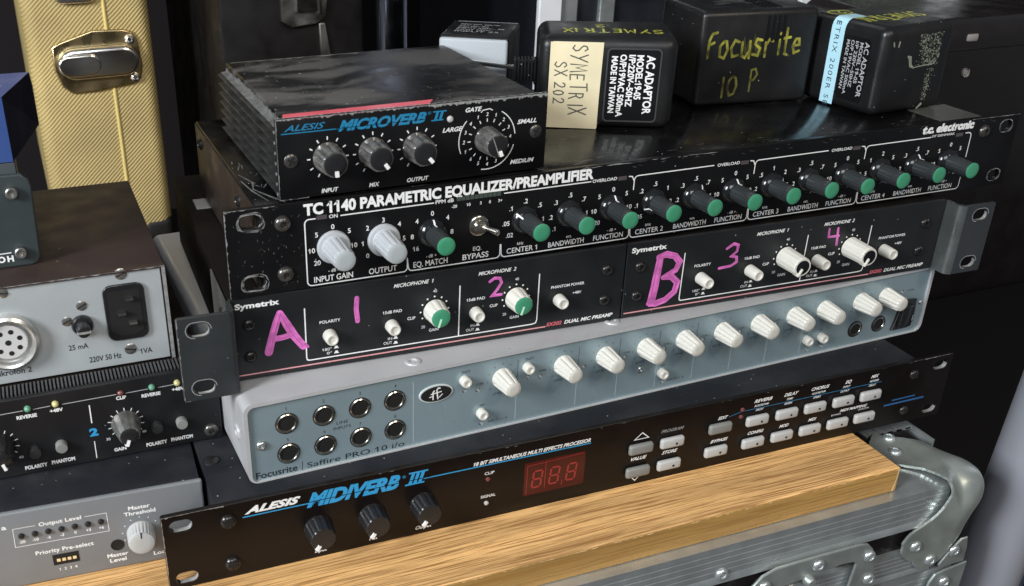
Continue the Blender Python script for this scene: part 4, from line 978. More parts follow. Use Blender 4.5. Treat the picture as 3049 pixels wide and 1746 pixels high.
tg = obj('bypass_toggle', lathe_mesh('bypass_toggle', [(5.3, 0), (5.3, .8), (4.8, 1.2), (3.2, 1.4), (3.1, 4.0), (2.2, 4.2)], M['nickel'], 36), tc, (126.9, 0, 20.4))
g = G(); g.lathe([(1.2, 0), (1.3, 5), (1.6, 9), (1.5, 10), (.7, 10.6)], 20, Matrix.Rotation(R(22), 4, 'Z') @ front(-3.5)); g.build('toggle_lever', M['chrome'], tg, 40)

# ================================================================== SMALL REVERB BOX
mi = thing('reverb_unit', 'small dusty black box with finned sides and red tape strip, topmost of the stack', 'reverb unit', (27, 2, 44.9), 0.012)
g = G(); g.rbox(0, 136.9, 0, 2.2, 0.2, 38.0, .4, 2); g.build('front_panel', M['black_panel'], mi, 30)
D = 121
lid = G(); lid.rbox(4.2, 132.7, 2.2, D, 32.5, 37.8, 1.3, 3, which=lambda e: True); lid.build('lid', M['smudge'], mi, 40)
g = G(); g.box(4.4, 132.5, 2.1, D - .5, 1.0, 32.6); g.build('body', M['charcoal'], mi, 0)
for sgn in (0, 1):
    for i in range(7):
        z = 1.2 + i * 4.85; x0, x1 = (-.2, 4.6) if sgn == 0 else (132.3, 137.1)
        def f(i=i, sgn=sgn):
            g = G(); xa, xb = (0.0, 4.9) if sgn == 0 else (4.9, 0.0)
            p = [(xa, 1.2), (xa, 1.7), (xb, 2.6), (xb, .3)]; n = 12
            vs = []
            for j in range(n + 1):
                y = 3.0 + (D - 3.2) * j / n; e = rnd.uniform(-.03, .03)
                vs += [(a + (e if k < 2 else 0), y, b + (e if k < 2 else 0)) for k, (a, b) in enumerate(p)]
            fs = [(j * 4 + q, (j + 1) * 4 + q, (j + 1) * 4 + (q + 1) % 4, j * 4 + (q + 1) % 4) for j in range(n) for q in range(4)] + [(3, 2, 1, 0), tuple(n * 4 + q for q in range(4))]
            g.add(vs, fs); return newmesh('cooling_fin', g.v, g.f, mat('scuffed_fin', (.10, .10, .10), .28, .7, var=.6, vscale=60, dust=.9), 30)
        obj('cooling_fin', cached(('fin', sgn, i % 3), f), mi, (-.3 if sgn == 0 else 132.2, 0, z))
g = G(); g.box(4.0, 7.0, 2.3, D - 1, 32.4, 34.6); 
w = G(); worn_edge(w, (0.05, 37.9), (.05, .3), .15, .5, front(0), 1.4, side=1); worn_edge(w, (.2, 37.95), (75, 37.95), .25, 1.3, front(0), .8, side=-1); worn_edge(w, (75, 37.95), (136.8, 37.95), .7, 2.0, front(0), .7, side=-1)
worn_edge(w, (0, .2), (14, .2), .05, .35, front(0), 1.2, side=1); worn_edge(w, (0.1, 2.1), (136.8, 2.1), -.2, -2.0, top(38.0), 1.0, h=.03, side=1)
w.build('worn_edges', M['bare'], mi, 0)
w = G(); worn_edge(w, (4.6, 2.3), (4.6, D - 1), .4, 2.2, Matrix.Translation((0, 0, 0)) @ left(4.15) @ Matrix(((-1, 0, 0, 0), (0, 1, 0, 0), (0, 0, 1, 0), (0, 0, 0, 1))), 2.0)
w = G()
pts = []
n = 60
vs = []; fs = []
for i in range(n + 1):
    y = 2.6 + (D - 4) * i / n; a = 4.1; b = rnd.uniform(2.1, 3.4) * (1 if i < 46 else .6)
    vs += [(1.2, y, 32.8), (4.12, y, 33.4), (4.08, y, 33.4 + b)]
for i in range(n): fs += [(3 * i, 3 * i + 3, 3 * i + 4, 3 * i + 1), (3 * i + 1, 3 * i + 4, 3 * i + 5, 3 * i + 2)]
w.add(vs, fs); w.build('scuffed_ledge', mat('scuffed_ledge', (.19, .19, .185), .45, .4, var=.4, vscale=150), mi, 0)
w = G(); worn_edge(w, (6, D - 3), (80, D - 2.4), .4, 2.8, top(37.85), 2.5, h=.03, side=-1); w.build('lid_wear', mat('dusty_lid_edge', (.16, .15, .145), .6), mi, 0)
g = G(); g.add([(4.2, 2.4, 38.1), (75.6, 2.6, 38.1), (79.6, 8.6, 38.05), (5.6, 7.6, 38.05), (4.2, -.05, 37.3), (73, -.05, 37.6)], [(0, 1, 2, 3), (0, 4, 5, 1)]); g.build('red_tape_strip', M['red_tape'], mi, 0)
P = front(0); w_, b_ = G(), G()
b_.text('ALESIS', 3.8, 32.2, 2.7, P, w=19.4, bold=.01, shear=.45); b_.ribbon([(2.6, 31.2), (29.2, 31.2)], .45, P, .05)
b_.text('MICROVERB', 29.2, 30.1, 4.5, P, w=43.6, bold=.045, shear=.4); [b_.add([(76.6 + q * 2.4, 30.5, .04), (78.0 + q * 2.4, 30.5, .04), (79.2 + q * 2.4, 34.2, .04), (77.8 + q * 2.4, 34.2, .04)], [(0, 1, 2, 3)], P) for q in range(2)]; b_.text('®', 73.4, 33.4, 1.3, P, w=1.7)
b_.box(76.2, 83.0, -.06, -.02, 34.1, 34.7); b_.box(75.2, 81.4, -.06, -.02, 30.0, 30.6)
g = G(); g.ribbon([(28, 31.35), (76, 31.35)], .28, P, .085, caps=False); g.build('logo_gap_line', M['black_panel'], mi, 0)
b_.build('blue_lettering', mat('mid_blue_print', (.015, .19, .36), .45), mi, 0)
for kx in (23.9, 45.9, 68.0):
    for k in range(11):
        a = R(-150 + 30 * k); r0_, r1_ = (8.4, 10.0)
        w_.ribbon([(kx + r0_ * math.sin(a), 18.2 + r0_ * math.cos(a)), (kx + r1_ * math.sin(a), 18.2 + r1_ * math.cos(a))], .55, P, caps=False)
for t, x in (('INPUT', 24.2), ('MIX', 46.2), ('OUTPUT', 68.4)): w_.text(t, x, 1.6, 1.9, P, align='C', bold=.02, shear=.2)
w_.text('GATE', 92.8, 32.6, 2.0, P, w=8.6, shear=.3, bold=.025); w_.text('LARGE', 81.0, 24.0, 2.0, P, w=10.4, shear=.3, bold=.025); w_.text('SMALL', 120.6, 24.2, 2.0, P, w=10.6, shear=.3, bold=.025); w_.text('MEDIUM', 117.6, 4.3, 2.0, P, w=13.2, shear=.3, bold=.02)
cx, cz = 104.6, 18.2
for k, t in enumerate(('1', '2', '1', '2', '3', '4', '1', '2', '3', '4', '5', '6', '1', '2', '3', '4')):
    a = R(-24 + 22.5 * k - 0)
    w_.text(t, cx + 12.4 * math.sin(a), cz + 12.4 * math.cos(a) - .8, 1.7, P, align='C', shear=.2, bold=.01)
    w_.ribbon([(cx + 8.8 * math.sin(a), cz + 8.8 * math.cos(a)), (cx + 10.4 * math.sin(a), cz + 10.4 * math.cos(a))], .42, P, caps=False)
for a0, a1 in ((30, 84), (-112, -48), (106, 190)):
    w_.ribbon([(cx + 15 * math.sin(R(a0 + (a1 - a0) * i / 10)), cz + 15 * math.cos(R(a0 + (a1 - a0) * i / 10))) for i in range(11)], .42, P, .05)
w_.ribbon([(101.0, 31.8), (102.0, 32.8), (105.5, 33.2), (107, 32.4)], .4, P, .05)
w_.build('white_lettering', M['white_print'], mi, 0)
for x, a in ((23.9, 176), (45.9, 146), (68.0, 140)):
    k = knob(mi, x, 18.2, 11.0, 7.3, 6.3, M['knob_smoke'], 10, .16, a, M['knob_black'], 5.4)
    obj('pointer', pointer_mesh('pointer', 5.6, 11.6, 3.0, 1.7, M['white_print']), k)
k = knob(mi, cx, cz, 12.5, 6.6, 5.7, M['knob_smoke'], 10, .07, 160, M['knob_black'], 5.2)
obj('pointer', pointer_mesh('pointer', 5.2, 13.1, 2.6, 1.6, M['white_print']), k)
def f():
    g = G(); g.box(-.2, .2, -13.3, -12.8, -5, 5); return newmesh('pointer_line', g.v, g.f, M['bare'], 0)
obj('pointer_line', cached('pl', f), k, (1.2, 0, 0))
obj('signal_led', lathe_mesh('signal_led', [(1.6, 0), (1.5, .7), (.8, 1.3)], M['led_clear'], 18), mi, (84.8, 0, 30.2))
for x, z in ((6.3, 18.6), (131.0, 19.6)): dome_screw(mi, x, z, 3.3, mat('steel_screw', (.10, .095, .09), .3, .7), 0, 'cross', .5, flat=.3)
for sx in (-.15, 136.9):
    for i in range(7):
        g = G(); z = 3.0 + i * 4.85; g.box(sx - .25, sx + .45, 2.25, 3.1, z - .9, z + .3); g.build('fin_tip', M['bare'], mi, 0)
g = G()
for x, y in ((14, 12), (122, 12), (14, 108), (122, 108)): g.lathe([(4, 0), (4, 1.1)], 16, Matrix.Translation((x, y, -.9)))
g.build('feet', M['hole'], mi, 30)

# ================================================================== LEFT HAND STACK
co = thing('compressor_unit', 'grey-fronted unit with output level lights and master threshold knob, at the lower left', 'compressor', (-24, -9.0, -135.2), -0.055)
g = G(); g.rbox(-220, 0, 0, 3, 0.1, 44.4, 1.2, 3); g.build('front_panel', M['comp_front'], co, 40)
g = G(); g.rbox(-220, -1.0, 3, 190, .3, 43.9, .8, 2); g.build('chassis', M['comp_lid'], co, 30)
P = front(0); w_ = G()
w_.ribbon([(-80.4, 34.9), (-90.4, 35.0), (-90.9, 24.2), (-47.2, 24.0), (-47.2, 34.9), (-57.4, 34.9)], .25, P, .045)
w_.text('Output Level', -78.6, 34.0, 2.1, P, w=19.6, bold=.022, sp=1.05); w_.text('Priority Pre-select', -82.6, 17.4, 2.2, P, w=27.2, bold=.022, sp=1.05)
w_.text('Master', -31.6, 34.0, 2.1, P, w=10.4, align='C', bold=.022); w_.text('Threshold', -31.6, 30.8, 2.1, P, w=15.2, align='C', bold=.022)
w_.text('Master', -45.0, 7.7, 2.1, P, w=10.2, align='C', bold=.022); w_.text('Level', -45.2, 4.5, 2.1, P, w=8.0, align='C', bold=.022); w_.text('Local', -27.8, 4.2, 2.1, P, w=8, bold=.022); w_.text('Max', -36.9, 12.0, 1.7, P, bold=.022)
w_.text('11a', -99.5, 35.6, 2.4, P, w=6.5, bold=.022)
for t, x in zip(('-20', '-10', '-6', '-3', '0', '+3', '+6'), [-87.4 + 6.15 * i for i in range(7)]):
    w_.text(t, x, 26.0, 1.5, P, align='C', bold=.02); 
    l_ = obj('level_led', lathe_mesh('level_led', [(1.55, 0), (1.5, .5), (1.2, 1.2), (.5, 1.6)], M['knob_black'], 18), co, (x + .2, 0, 30.4))
for i, x in enumerate((-72.9, -70.4, -67.9, -65.4)): w_.text(str(i + 1), x, 5.6, 1.5, P, align='C', bold=.02)
for a in (-140, -112, -84, -56, -28, 0, 28, 56): w_.disc(-32.2 + 9 * math.sin(R(a)), 20 + 9 * math.cos(R(a)), .32, P, .045, 8)
w_.build('white_lettering', M['white_print'], co, 0)
kk = knob(co, -32.4, 19.4, 9.0, 7.0, 6.5, mat('light_grey_knob', (.42, .42, .41), .42), 24, .06, 0, mat('light_grey_cap', (.40, .40, .39), .5), 6.1)
obj('pointer', pointer_mesh('pointer', 6.6, 9.3, 3.2, .6, M['hole'], .5), kk)
obj('level_hole', lathe_mesh('level_hole', [(3.3, 0), (3.3, .25), (2.9, .3), (2.8, .05), (2.7, .02)], M['hole'], 24), co, (-44.4, 0, 14.6))
g = G(); g.box(-75.4, -63.1, -.2, 0, 9.4, 15.6); dp = g.build('dip_switch', M['hole'], co, 0)
for i in range(4):
    g = G(); g.box(-73.6 + 2.5 * i, -71.9 + 2.5 * i, -.7, -.15, 11.6, 13.0); g.build('switch_rocker', M['cork'], dp, 0)

pa = thing('channel_preamp', 'black rack preamp with a blue 2 on its face, under the silver mixer', 'microphone preamp', (-24, 26.8, -91.2))
g = G(); g.plate([rrect(-225, 18, .6, 43.6, .5, 2)], 3.0, front(3.0), .3, 1); g.build('front_panel', mat('satin_black', (.008, .008, .009), .4, dust=.2), pa, 30)
g = G(); g.box(-222, 13, 3, 185, 1.0, 43.2); g.build('chassis', mat('dull_black_lid', (.016, .013, .011), .8, var=.2, spec=.08), pa, 0)
g = G()
for i in range(78):
    x = -130 + i * 1.82; g.box(x, x + .85, 3.2, 13.2, 43.0, 44.6)
g.build('ribbed_vent', mat('vent_rib', (.055, .055, .058), .4, dust=.4), pa, 0)
P = front(0); w_ = G()
for x in (-74.4, -14.8): w_.text('REVERSE', x - 1, 32.4, 1.8, P, w=9.4, align='C', bold=.035)
for x in (-61.5, -2.2): w_.text('+48V', x, 33.0, 1.8, P, w=6.2, align='C', bold=.035)
w_.text('CLIP', -30.4, 33.6, 1.8, P, w=4.9, align='C', bold=.035)
for x in (-75.6, -16.2): w_.text('POLARITY', x, 3.2, 2.0, P, w=10.6, align='C', bold=.035)
for x in (-62.6, -3.2): w_.text('PHANTOM', x, 3.5, 2.0, P, w=11.2, align='C', bold=.035)
w_.text('GAIN', -34.6, 4.0, 1.8, P, w=6, align='C', bold=.03); w_.text('30', -39.6, 11.2, 1.5, P, align='C'); w_.text('60', -21.6, 12.0, 1.4, P, align='C'); w_.text('60', -81.6, 10.4, 1.4, P, align='C')
w_.ribbon([(-46.0, 33.4), (-46.2, 23.0)], .55, P, .045, caps=False); w_.ribbon([(-46.4, 12.3), (-46.6, 2.2)], .4, P, .045, caps=False)
for kx in (-29.9, -90.2):
    for k in range(11):
        a = R(-125 + 25 * k); w_.ribbon([(kx + 7.4 * math.sin(a), 19.4 + 7.4 * math.cos(a)), (kx + 9.0 * math.sin(a), 19.4 + 9.0 * math.cos(a))], .4, P, caps=False)
w_.build('white_lettering', M['white_print'], pa, 0)
g = G(); g.text('2', -46.0, 15.6, 4.0, P, w=4.2, align='C', bold=.05); g.build('blue_numeral', M['blue_print'], pa, 0)
g = G()
for a, b in ((-98, -76.5), (-72, -64), (-58.5, -32.5), (-28, -17), (-12, -4)): g.ribbon([(a, 36.6), (b, 36.8)], .35, P, .05, caps=False)
g.build('light_line', M['pale_print'], pa, 0)
for x, m in ((-74.4, 'led_green'), (-61.5, 'led_yellow'), (-30.5, 'led_red'), (-15.0, 'led_green'), (-2.4, 'led_yellow')):
    obj('channel_led', lathe_mesh('channel_led', [(1.65 if m != 'led_red' else 1.1, 0), (1.6, 1.0), (1.1, 1.9), (.5, 2.2)], M[m], 20), pa, (x, 0, 37.6))
for kx, a in ((-29.9, 200), (-90.2, 165)):
    k = knob(pa, kx, 19.2, 13.5, 7.4, 5.0, M['knob_smoke'] if kx > -50 else M['knob_black'], 6, .06, a, M['knob_black'], 4.6)
    obj('pointer', pointer_mesh('pointer', 5.0, 14.1, 1.6, 1.4, M['white_print']), k)
    obj('pointer_rib', pointer_mesh('pointer_rib', 6.9, 3.0, 5.2, .8, M['white_print'], 8), k)
for x, z, m in ((-15.2, 14.6, 'btn_dark'), (-2.6, 14.6, 'btn_mid'), (-74.7, 13.4, 'btn_dark'), (-62.2, 13.9, 'btn_mid')):
    obj('push_button', lathe_mesh('push_button', [(2.9, 0), (2.9, 3.6), (2.6, 4.1), (1, 4.2)], M[m], 24), pa, (x, 0, z))
dome_screw(pa, 12.2, 6.0, 3.9, mat('dark_button_screw', (.09, .085, .08), .28, .7), 0, 'hex')

mx = thing('microphone_mixer', 'old silver-fronted microphone mixer with brown lid and mains socket, left of the stack', 'mixer', (-24, 40.8, -46.8))
g = G(); g.rbox(-200, -2.2, 1.2, 4, .5, 51.2, .3, 1); g.build('front_panel', M['mixer_front'], mx, 30)
g = G()
vs = []; op = [(-202, 0), (0, 0), (0, 51.8), (-202, 51.8)]
g.rbox(-202, 0, 4.0, 137, 0, 51.9, .5, 2); g.box(-202, .0, 0, 4.1, 51.0, 51.9); g.box(-1.6, 0.0, 0, 4.1, 0.0, 50.98); g.build('lid', M['mixer_lid'], mx, 30)
g = G(); g.box(-1.7, .05, -.1, .25, .3, 51.2); worn_edge(g, (-202, 51.9), (0, 51.9), .05, .7, front(0), 1.6, side=-1); g.build('bare_edge', M['bare'], mx, 0)
for x, z, r in ((-21.2, 50.0, 3.0), (-41.6, 36.2, 2.6), (-49.5, 29.0, 2.5), (-21.6, 8.7, 3.0), (-75.9, 48.6, 2.6)): dome_screw(mx, x, z, r, mat('slotted_screw', (.30, .29, .27), .3, .8), 1.2, 'line', rnd.uniform(-.5, .5), flat=.28)
# mains socket
sock = [(-30.6, 40.6), (-28.6, 44.2), (-24.6, 45.6), (-15.2, 43.8), (-12.0, 42.0), (-11.0, 38.5), (-11.4, 19.5), (-14.4, 16.0), (-24.4, 14.8), (-28.6, 17.0), (-31.2, 22)]
g = G(); g.plate([rrect(-31.2, -11.2, 14.8, 45.0, 4.2, 5)], 1.6, front(1.2), .6, 3); ie = g.build('mains_socket', M['knob_black'], mx, 40)
g = G(); g.plate([[(-28.6, 41.8), (-14.2, 41.8), (-13.6, 41), (-13.6, 19.6), (-18.5, 17.4), (-24.5, 17.4), (-29.2, 20.6), (-29.2, 41)]], .2, front(-.4)); g.build('socket_recess', M['hole'], ie, 0)
for x, z in ((-19.0, 37.6), (-23.4, 30.2), (-18.6, 24.6)):
    g = G(); g.box(x - 1.9, x + 1.9, -3.2, -.5, z - .7, z + .7); g.build('socket_pin', M['dull_steel'], ie, 0)
fh = obj('fuse_holder', lathe_mesh('fuse_holder', [(5.2, 0), (5.2, 2), (4.6, 3), (3.4, 3.2), (3.2, 9), (2.8, 10), (1.0, 10.2)], M['knob_black'], 28), mx, (-42.6, 1.2, 26.2))
g = G(); g.box(-3.3, 3.3, -10.6, -9.4, -.5, .5); g.build('fuse_slot', M['bare'], fh, 0)
dn = obj('microphone_socket', lathe_mesh('microphone_socket', [(14.6, 0), (14.6, 1.5), (14.0, 4.2), (12.6, 5.2), (11.4, 4.6), (10.8, 2.5), (10.6, 1.0)], mat('aluminium_ring', (.60, .60, .58), .3, .8), 48), mx, (-77.5, 1.2, 23.5))
obj('socket_insert', lathe_mesh('socket_insert', [(9.0, .3), (9.0, 2.2), (8.5, 2.6)], mat('pale_insert', (.50, .50, .50), .4), 36), dn)
def hm(r):
    return lathe_mesh('contact_hole', [(r, 2.6), (r * .9, 2.75), (r * .5, 2.76)], M['hole'], 14)
for a in (0, 51, 103, 154, 206, 257, 309): obj('contact_hole', hm(1.3), dn, (5.8 * math.sin(R(a + 20)), 0, 5.8 * math.cos(R(a + 20))))
obj('contact_hole', hm(1.5), dn, (0, 0, 0))
P = front(1.2); g = G()
g.text('25 mA', -50.8, 13.0, 2.7, P, w=9.4, bold=.02); g.text('220V 50 Hz', -42.0, 4.6, 2.9, P, w=15.6, bold=.02); g.text('1VA', -16.5, 4.9, 2.8, P, w=5.6, bold=.02); g.text('Mikrofon 2', -87.6, 5.0, 2.9, P, w=18.2, bold=.02)
g.build('dark_lettering', mat('engraved_print', (.02, .02, .022), .5), mx, 0)

oh = thing('panel_box', 'dark slate panel box with two round screw sockets standing on the brown mixer lid', 'equipment box', (-24, 63.5, 5.1))
pl = [(-140, 0.2), (-60.5, 0.2), (-57.6, 1.4), (-56.0, 4.5), (-54.6, 40), (-55.5, 43.4), (-58.5, 46.4), (-140, 48)]
g = G(); g.plate([pl], 3, front(3), .8, 2); g.build('front_panel', M['plate_blue'], oh, 40)
g = G(); g.rbox(-140, -60.0, 3, 60, .5, 51.5, .8, 2); g.build('body', mat('slate_body', (.05, .062, .068), .4), oh, 30)
for x, z in ((-63.9, 38.2), (-64.7, 7.9)):
    obj('panel_screw', lathe_mesh('panel_screw', [(2.9, 0), (2.9, 2.8), (2.4, 3.3), (1.7, 3.3), (1.6, 1.0), (.5, 1.0)], M['dull_steel'], 28), oh, (x, 0, z))
g = G(); g.text('H', -71.4, 3.4, 2.9, front(0), w=2.9, bold=.04); g.text('O', -72.3, 3.4, 2.9, front(0), align='R', bold=.04); g.ribbon([(-95, 7.2), (-69.2, 7.9)], .45, front(0), .05); g.text('1', -72.6, 36, 3.2, front(0), bold=.04)
g.build('white_lettering', M['white_print'], oh, 0)

bl = thing('blue_box', 'deep blue box with dark side lying on the slate panel box at the left edge', 'box', (-24, 66, 57.0))
g = G(); g.box(-140, -60.6, 0, 2, 0, 30.5); g.build('front_face', M['box_blue'], bl, 0)
g = G(); g.add([(-140, 2, 0), (-60.6, 0, 0), (-45.5, 62, 0), (-140, 62, 0), (-140, 2, 30.6), (-60.6, 0, 30.6), (-46.5, 36, 33), (-140, 38, 33), (-45.5, 62, 20), (-140, 62, 20)],
            [(0, 3, 2, 1), (1, 2, 8, 6, 5), (2, 3, 9, 8), (6, 8, 9, 7), (0, 1, 5, 4)]); g.build('side_panel', M['box_navy'], bl, 0)
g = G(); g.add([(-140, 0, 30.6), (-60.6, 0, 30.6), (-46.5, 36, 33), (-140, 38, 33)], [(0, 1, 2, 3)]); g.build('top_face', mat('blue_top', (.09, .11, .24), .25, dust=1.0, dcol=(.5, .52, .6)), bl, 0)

# ================================================================== TWEED CASE behind
tw = thing('tweed_case', 'tall yellow tweed hard case standing on end with a chrome latch, behind the mixer', 'instrument case', (-14, 470, -152))
g = G(); g.rbox(-50.5, 50, 0, 330, 0.5, 470, 11, 5); g.build('shell', M['tweed'], tw, 50)
g = G(); g.lathe([(1.5, 30), (1.5, 469)], 12, Matrix.Translation((13.6, -.2, 0)), cap1=False)
g.v = [(x, y, z) for x, y, z in g.v]; g.build('seam_piping', M['piping'], tw, 50)
g = G(); g.rbox(22, 51.2, -1.0, 40, 0, 24, 8, 4); g.build('corner_cap', M['leather'], tw, 50)
lt = G(); O = (-14, -152)
lp = [(-31.5, 179.5), (-24.5, 183.2), (-12, 187), (1.5, 191.2), (26, 190.5), (33.5, 188), (37.0, 181), (39, 160), (36.5, 150), (30, 145.5), (0, 141.5), (-20, 141), (-27.5, 147), (-32, 160)]
lt.plate([lp], 3.0, front(-.3), 1.2, 3); la = lt.build('latch', mat('brass_chrome', (.58, .46, .25), .3, 1.0), tw, 50)
g = G(); g.plate([stadium(4, 166, 64, 25, 10, R(1))], 8, front(-3), 3.2, 4); la2 = g.build('latch_hasp', M['chrome'], la, 50)
g = G(); g.plate([stadium(-12, 165.5, 34, 17, 8, R(1))], 3, front(-10.5), 1.4, 3); g.build('latch_lever', M['chrome'], la2, 50)
for x, z in ((30.6, 182.2), (31.5, 151.0)):
    obj('latch_rivet', lathe_mesh('latch_rivet', [(4.0, 0), (3.6, 1.6), (2.2, 2.4), (1.4, 1.6)], M['chrome'], 24), la, (x, -3.2, z))
g = G(); g.plate([stadium(-8, 221, 34, 16, 8)], 6, front(-.3), 2, 3); g.build('upper_latch', M['chrome'], tw, 50)

# ================================================================== POWER ADAPTORS on the equaliser lid
ad = thing('power_adaptor', 'black mains adaptor with cream tape and pen writing, second box from the left in the row', 'power adaptor', (193.9, 74.3, 43.7), R(-25.3), 'mains adaptors on the equalizer lid')
ad['label'] = 'black mains adaptor with a cream tape label covered in pen writing'
Wd, Dp, Ht = 76.5, 48.9, 51.4
g = G(); g.rbox(0, Wd, 0, Dp, 0.2, Ht, 6.5, 6); g.build('housing', M['plug_black'], ad, 50)
g = G(); g.plate([rrect(37.6, 67.6, 4.6, 45.4, 2.5, 4), rrect(38.4, 66.8, 5.4, 44.6, 2.0, 4)], .35, front(.05)); g.build('label_rim', mat('moulded_rim', (.05, .05, .052), .3), ad, 0)
g = G(); g.plate([rrect(38.4, 66.8, 5.4, 44.6, 2.0, 4)], .12, front(.02)); lb = g.build('label_plate', M['plug_label'], ad, 0)
g = G(); P = front(-.12)
for t, x, h, z0, z1 in (('AC ADAPTOR', 59.6, 4.3, 41.8, 9.2), ('MODEL:19-05', 54.2, 3.5, 41.8, 17.4), ('I/P:220V~50HZ', 49.8, 3.3, 41.9, 13.2), ('O/P:19VAC 500mA', 45.0, 3.3, 42.0, 7.4), ('MADE IN TAIWAN', 40.4, 3.1, 41.0, 9.6)):
    g.text(t, x, z0, h, P, w=z0 - z1, rot=-90, bold=.03)
g.build('white_lettering', M['white_print'], lb, 0)
g = G(); g.add([(6.2, -.15, .6), (34.6, -.15, .1), (35.4, -.15, 48.2), (7.8, -.15, 48.4), (8.2, 1.0, 50.2), (35.4, 1.0, 50.0)], [(0, 1, 2, 3)]); g.box(6.4, 34.9, -.14, .4, .6, 48.1); tp = g.build('tape_label', M['cream_tape'], ad, 0)
g = G(); hand(g, 'SYMETRIX', 18.2, 46.8, 4.3, 9.0, .75, front(-.15), rot=-90, gap=.22); hand(g, 'SX 202', 9.2, 37.6, 3.7, 6.6, .7, front(-.15), rot=-90, gap=.18); g.build('pen_writing', M['pen'], tp, 0)
g = G(); hand(g, 'SYMETRIX', 69, 21, 6.3, 11, 1.3, top(Ht), rot=180, gap=.2); hand(g, '2', 38, 34, 6.5, 9, 1.2, top(Ht), rot=180)
g.build('yellow_marker_writing', M['yellow_marker'], ad, 0)
g = G()
for i in range(7): g.rbox(-13 + i * 1.9, -11.7 + i * 1.9, 11, 21, 21.5 - .0, 35.5, .4, 1)
g.box(-13, .5, 12.5, 19.5, 23, 34); g.build('cord_relief', M['plug_black'], ad, 30)
g = G(); g.rbox(-42, -12.6, 14, 17.5, 27.5, 29.8, .5, 1, T=Matrix.Translation((0, 0, 0)) @ Matrix.Rotation(R(6), 4, 'Y')); g.build('plug_prong', M['chrome'], ad, 30)

a2 = thing('power_adaptor', 'large black adaptor', 'power adaptor', (303, 79, 43.7), R(-7.3), 'mains adaptors on the equalizer lid')
a2['label'] = 'big black mains adaptor with faded yellow marker writing and 10 on its front'
g = G(); g.rbox(0, 77, 0, 55, 0.2, 56.5, 3.5, 4); g.build('housing', M['plug_black'], a2, 50)
g = G()
for x in (42.5, 46.0, 49.5, 53.0): g.box(x, x + 1.3, -.5, .6, 38, 53)
for x in (42.5, 46.0, 49.5, 53.0): g.box(x, x + 1.3, 6, 30, 56.2, 57.0)
g.build('vent_ribs', M['plug_label'], a2, 0)
g = G(); P = front(0); hand(g, 'Focusrite', 4.5, 29.0, 6.8, 15.5, 1.6, P, gap=.10); g.build('yellow_marker_writing', M['yellow_worn'], a2, 0)
g = G()
for i in range(4): a = 27 + i * 3.4; g.ribbon([(a, 29 + rnd.uniform(0, 3)), (a + 1.6, 41 + rnd.uniform(-3, 3)), (a + 3.2, 30 + rnd.uniform(0, 4))], 1.5, P, h=.03 + i * .002)
g.build('smeared_marker_writing', mat('smeared_yellow', (0.035, 0.034, 0.012), .45, var=.8, vscale=140), a2, 0, kind='stuff')
g = G(); hand(g, '10', 14.5, 5.8, 8.6, 13.2, 1.5, P, gap=.3); hand(g, 'P', 35, 9, 6.5, 13.5, 1.2, P); g.build('faint_marker_writing', M['yellow_faint'], a2, 0)
g = G(); scratches(g, 14, 18, 60, 20, 38, top(56.5), (6, 18), (.5, 1.3), (-6, 10)); g.build('label_remains', mat('scratched_label', (.35, .36, .34), .4), a2, 0)

a3 = thing('power_adaptor', 'x', 'power adaptor', (389.5, 22.9, 43.7), R(6.1), 'mains adaptors on the equalizer lid')
a3['label'] = 'black mains adaptor with a pale blue printed tape strip down its side'
Wd, Dp, Ht = 58.5, 60, 51.7
def blk(x0, x1, y0, y1, z0, z1, r): 
    g = G(); g.rbox(x0, x1, y0, y1, z0, z1, r, 5); return g
g = blk(0, Wd, 0, Dp, .2, Ht, 5.5); g.build('housing', M['plug_black'], a3, 50)
T = left(0)
g = G(); g.plate([rrect(-30.2, -10.2, 6.0, 43.4, 2.4, 4)], .12, left(-.02)); lb = g.build('label_plate', M['plug_label'], a3, 0)
g = G(); T = left(-.14)
for t, a, h, z0, z1 in (('AC ADAPTOR', -14.4, 3.2, 41.4, 9.6), ('MODEL 19-05', -18.0, 2.4, 40.6, 17.0), ('I/P 220V~50HZ', -21.4, 2.2, 40.8, 14.0), ('O/P 19VAC 500mA', -24.7, 2.2, 41.0, 9.2), ('MADE IN TAIWAN', -28.0, 2.2, 40.6, 12.0)):
    g.text(t, a, z0, h, T, w=z0 - z1, rot=-90, bold=.015)
g.build('white_lettering', M['pale_print'], lb, 0)
g = G(); vs = []; path = [(-.16, 1.2), (-.16, 46.2), (.5, 48.8), (2.0, 50.8), (4.2, 51.85), (8, 51.9), (17, 51.9)]
for i, (x, z) in enumerate(path): vs += [(x, 31.0, z), (x, 41.2, z)]
g.add(vs, [(2 * i, 2 * i + 2, 2 * i + 3, 2 * i + 1) for i in range(len(path) - 1)]); tp = g.build('blue_tape_label', M['blue_tape'], a3, 30)
g = G(); g.text('ETRIX 200ER SE', -38.0, 50.0, 3.4, left(-.2), w=50, rot=-90, sp=1.25); g.v = [v for v in g.v]; g.build('tape_lettering', M['tape_ink'], tp, 0)
g = G(); hand(g, 'SYMETRIX', 55, 32, 5.6, 13, 1.5, top(Ht), rot=180, gap=.2); g.ribbon([(13 + 8 * math.cos(R(t)), 49 + 6 * math.sin(R(t))) for t in range(0, 350, 25)], 1.3, top(Ht), .07); hand(g, '2', 17, 53, 7, 8, 1.2, top(Ht), rot=180)
g.build('yellow_marker_writing', M['yellow_marker'], a3, 0)
g = G(); P = front(0)
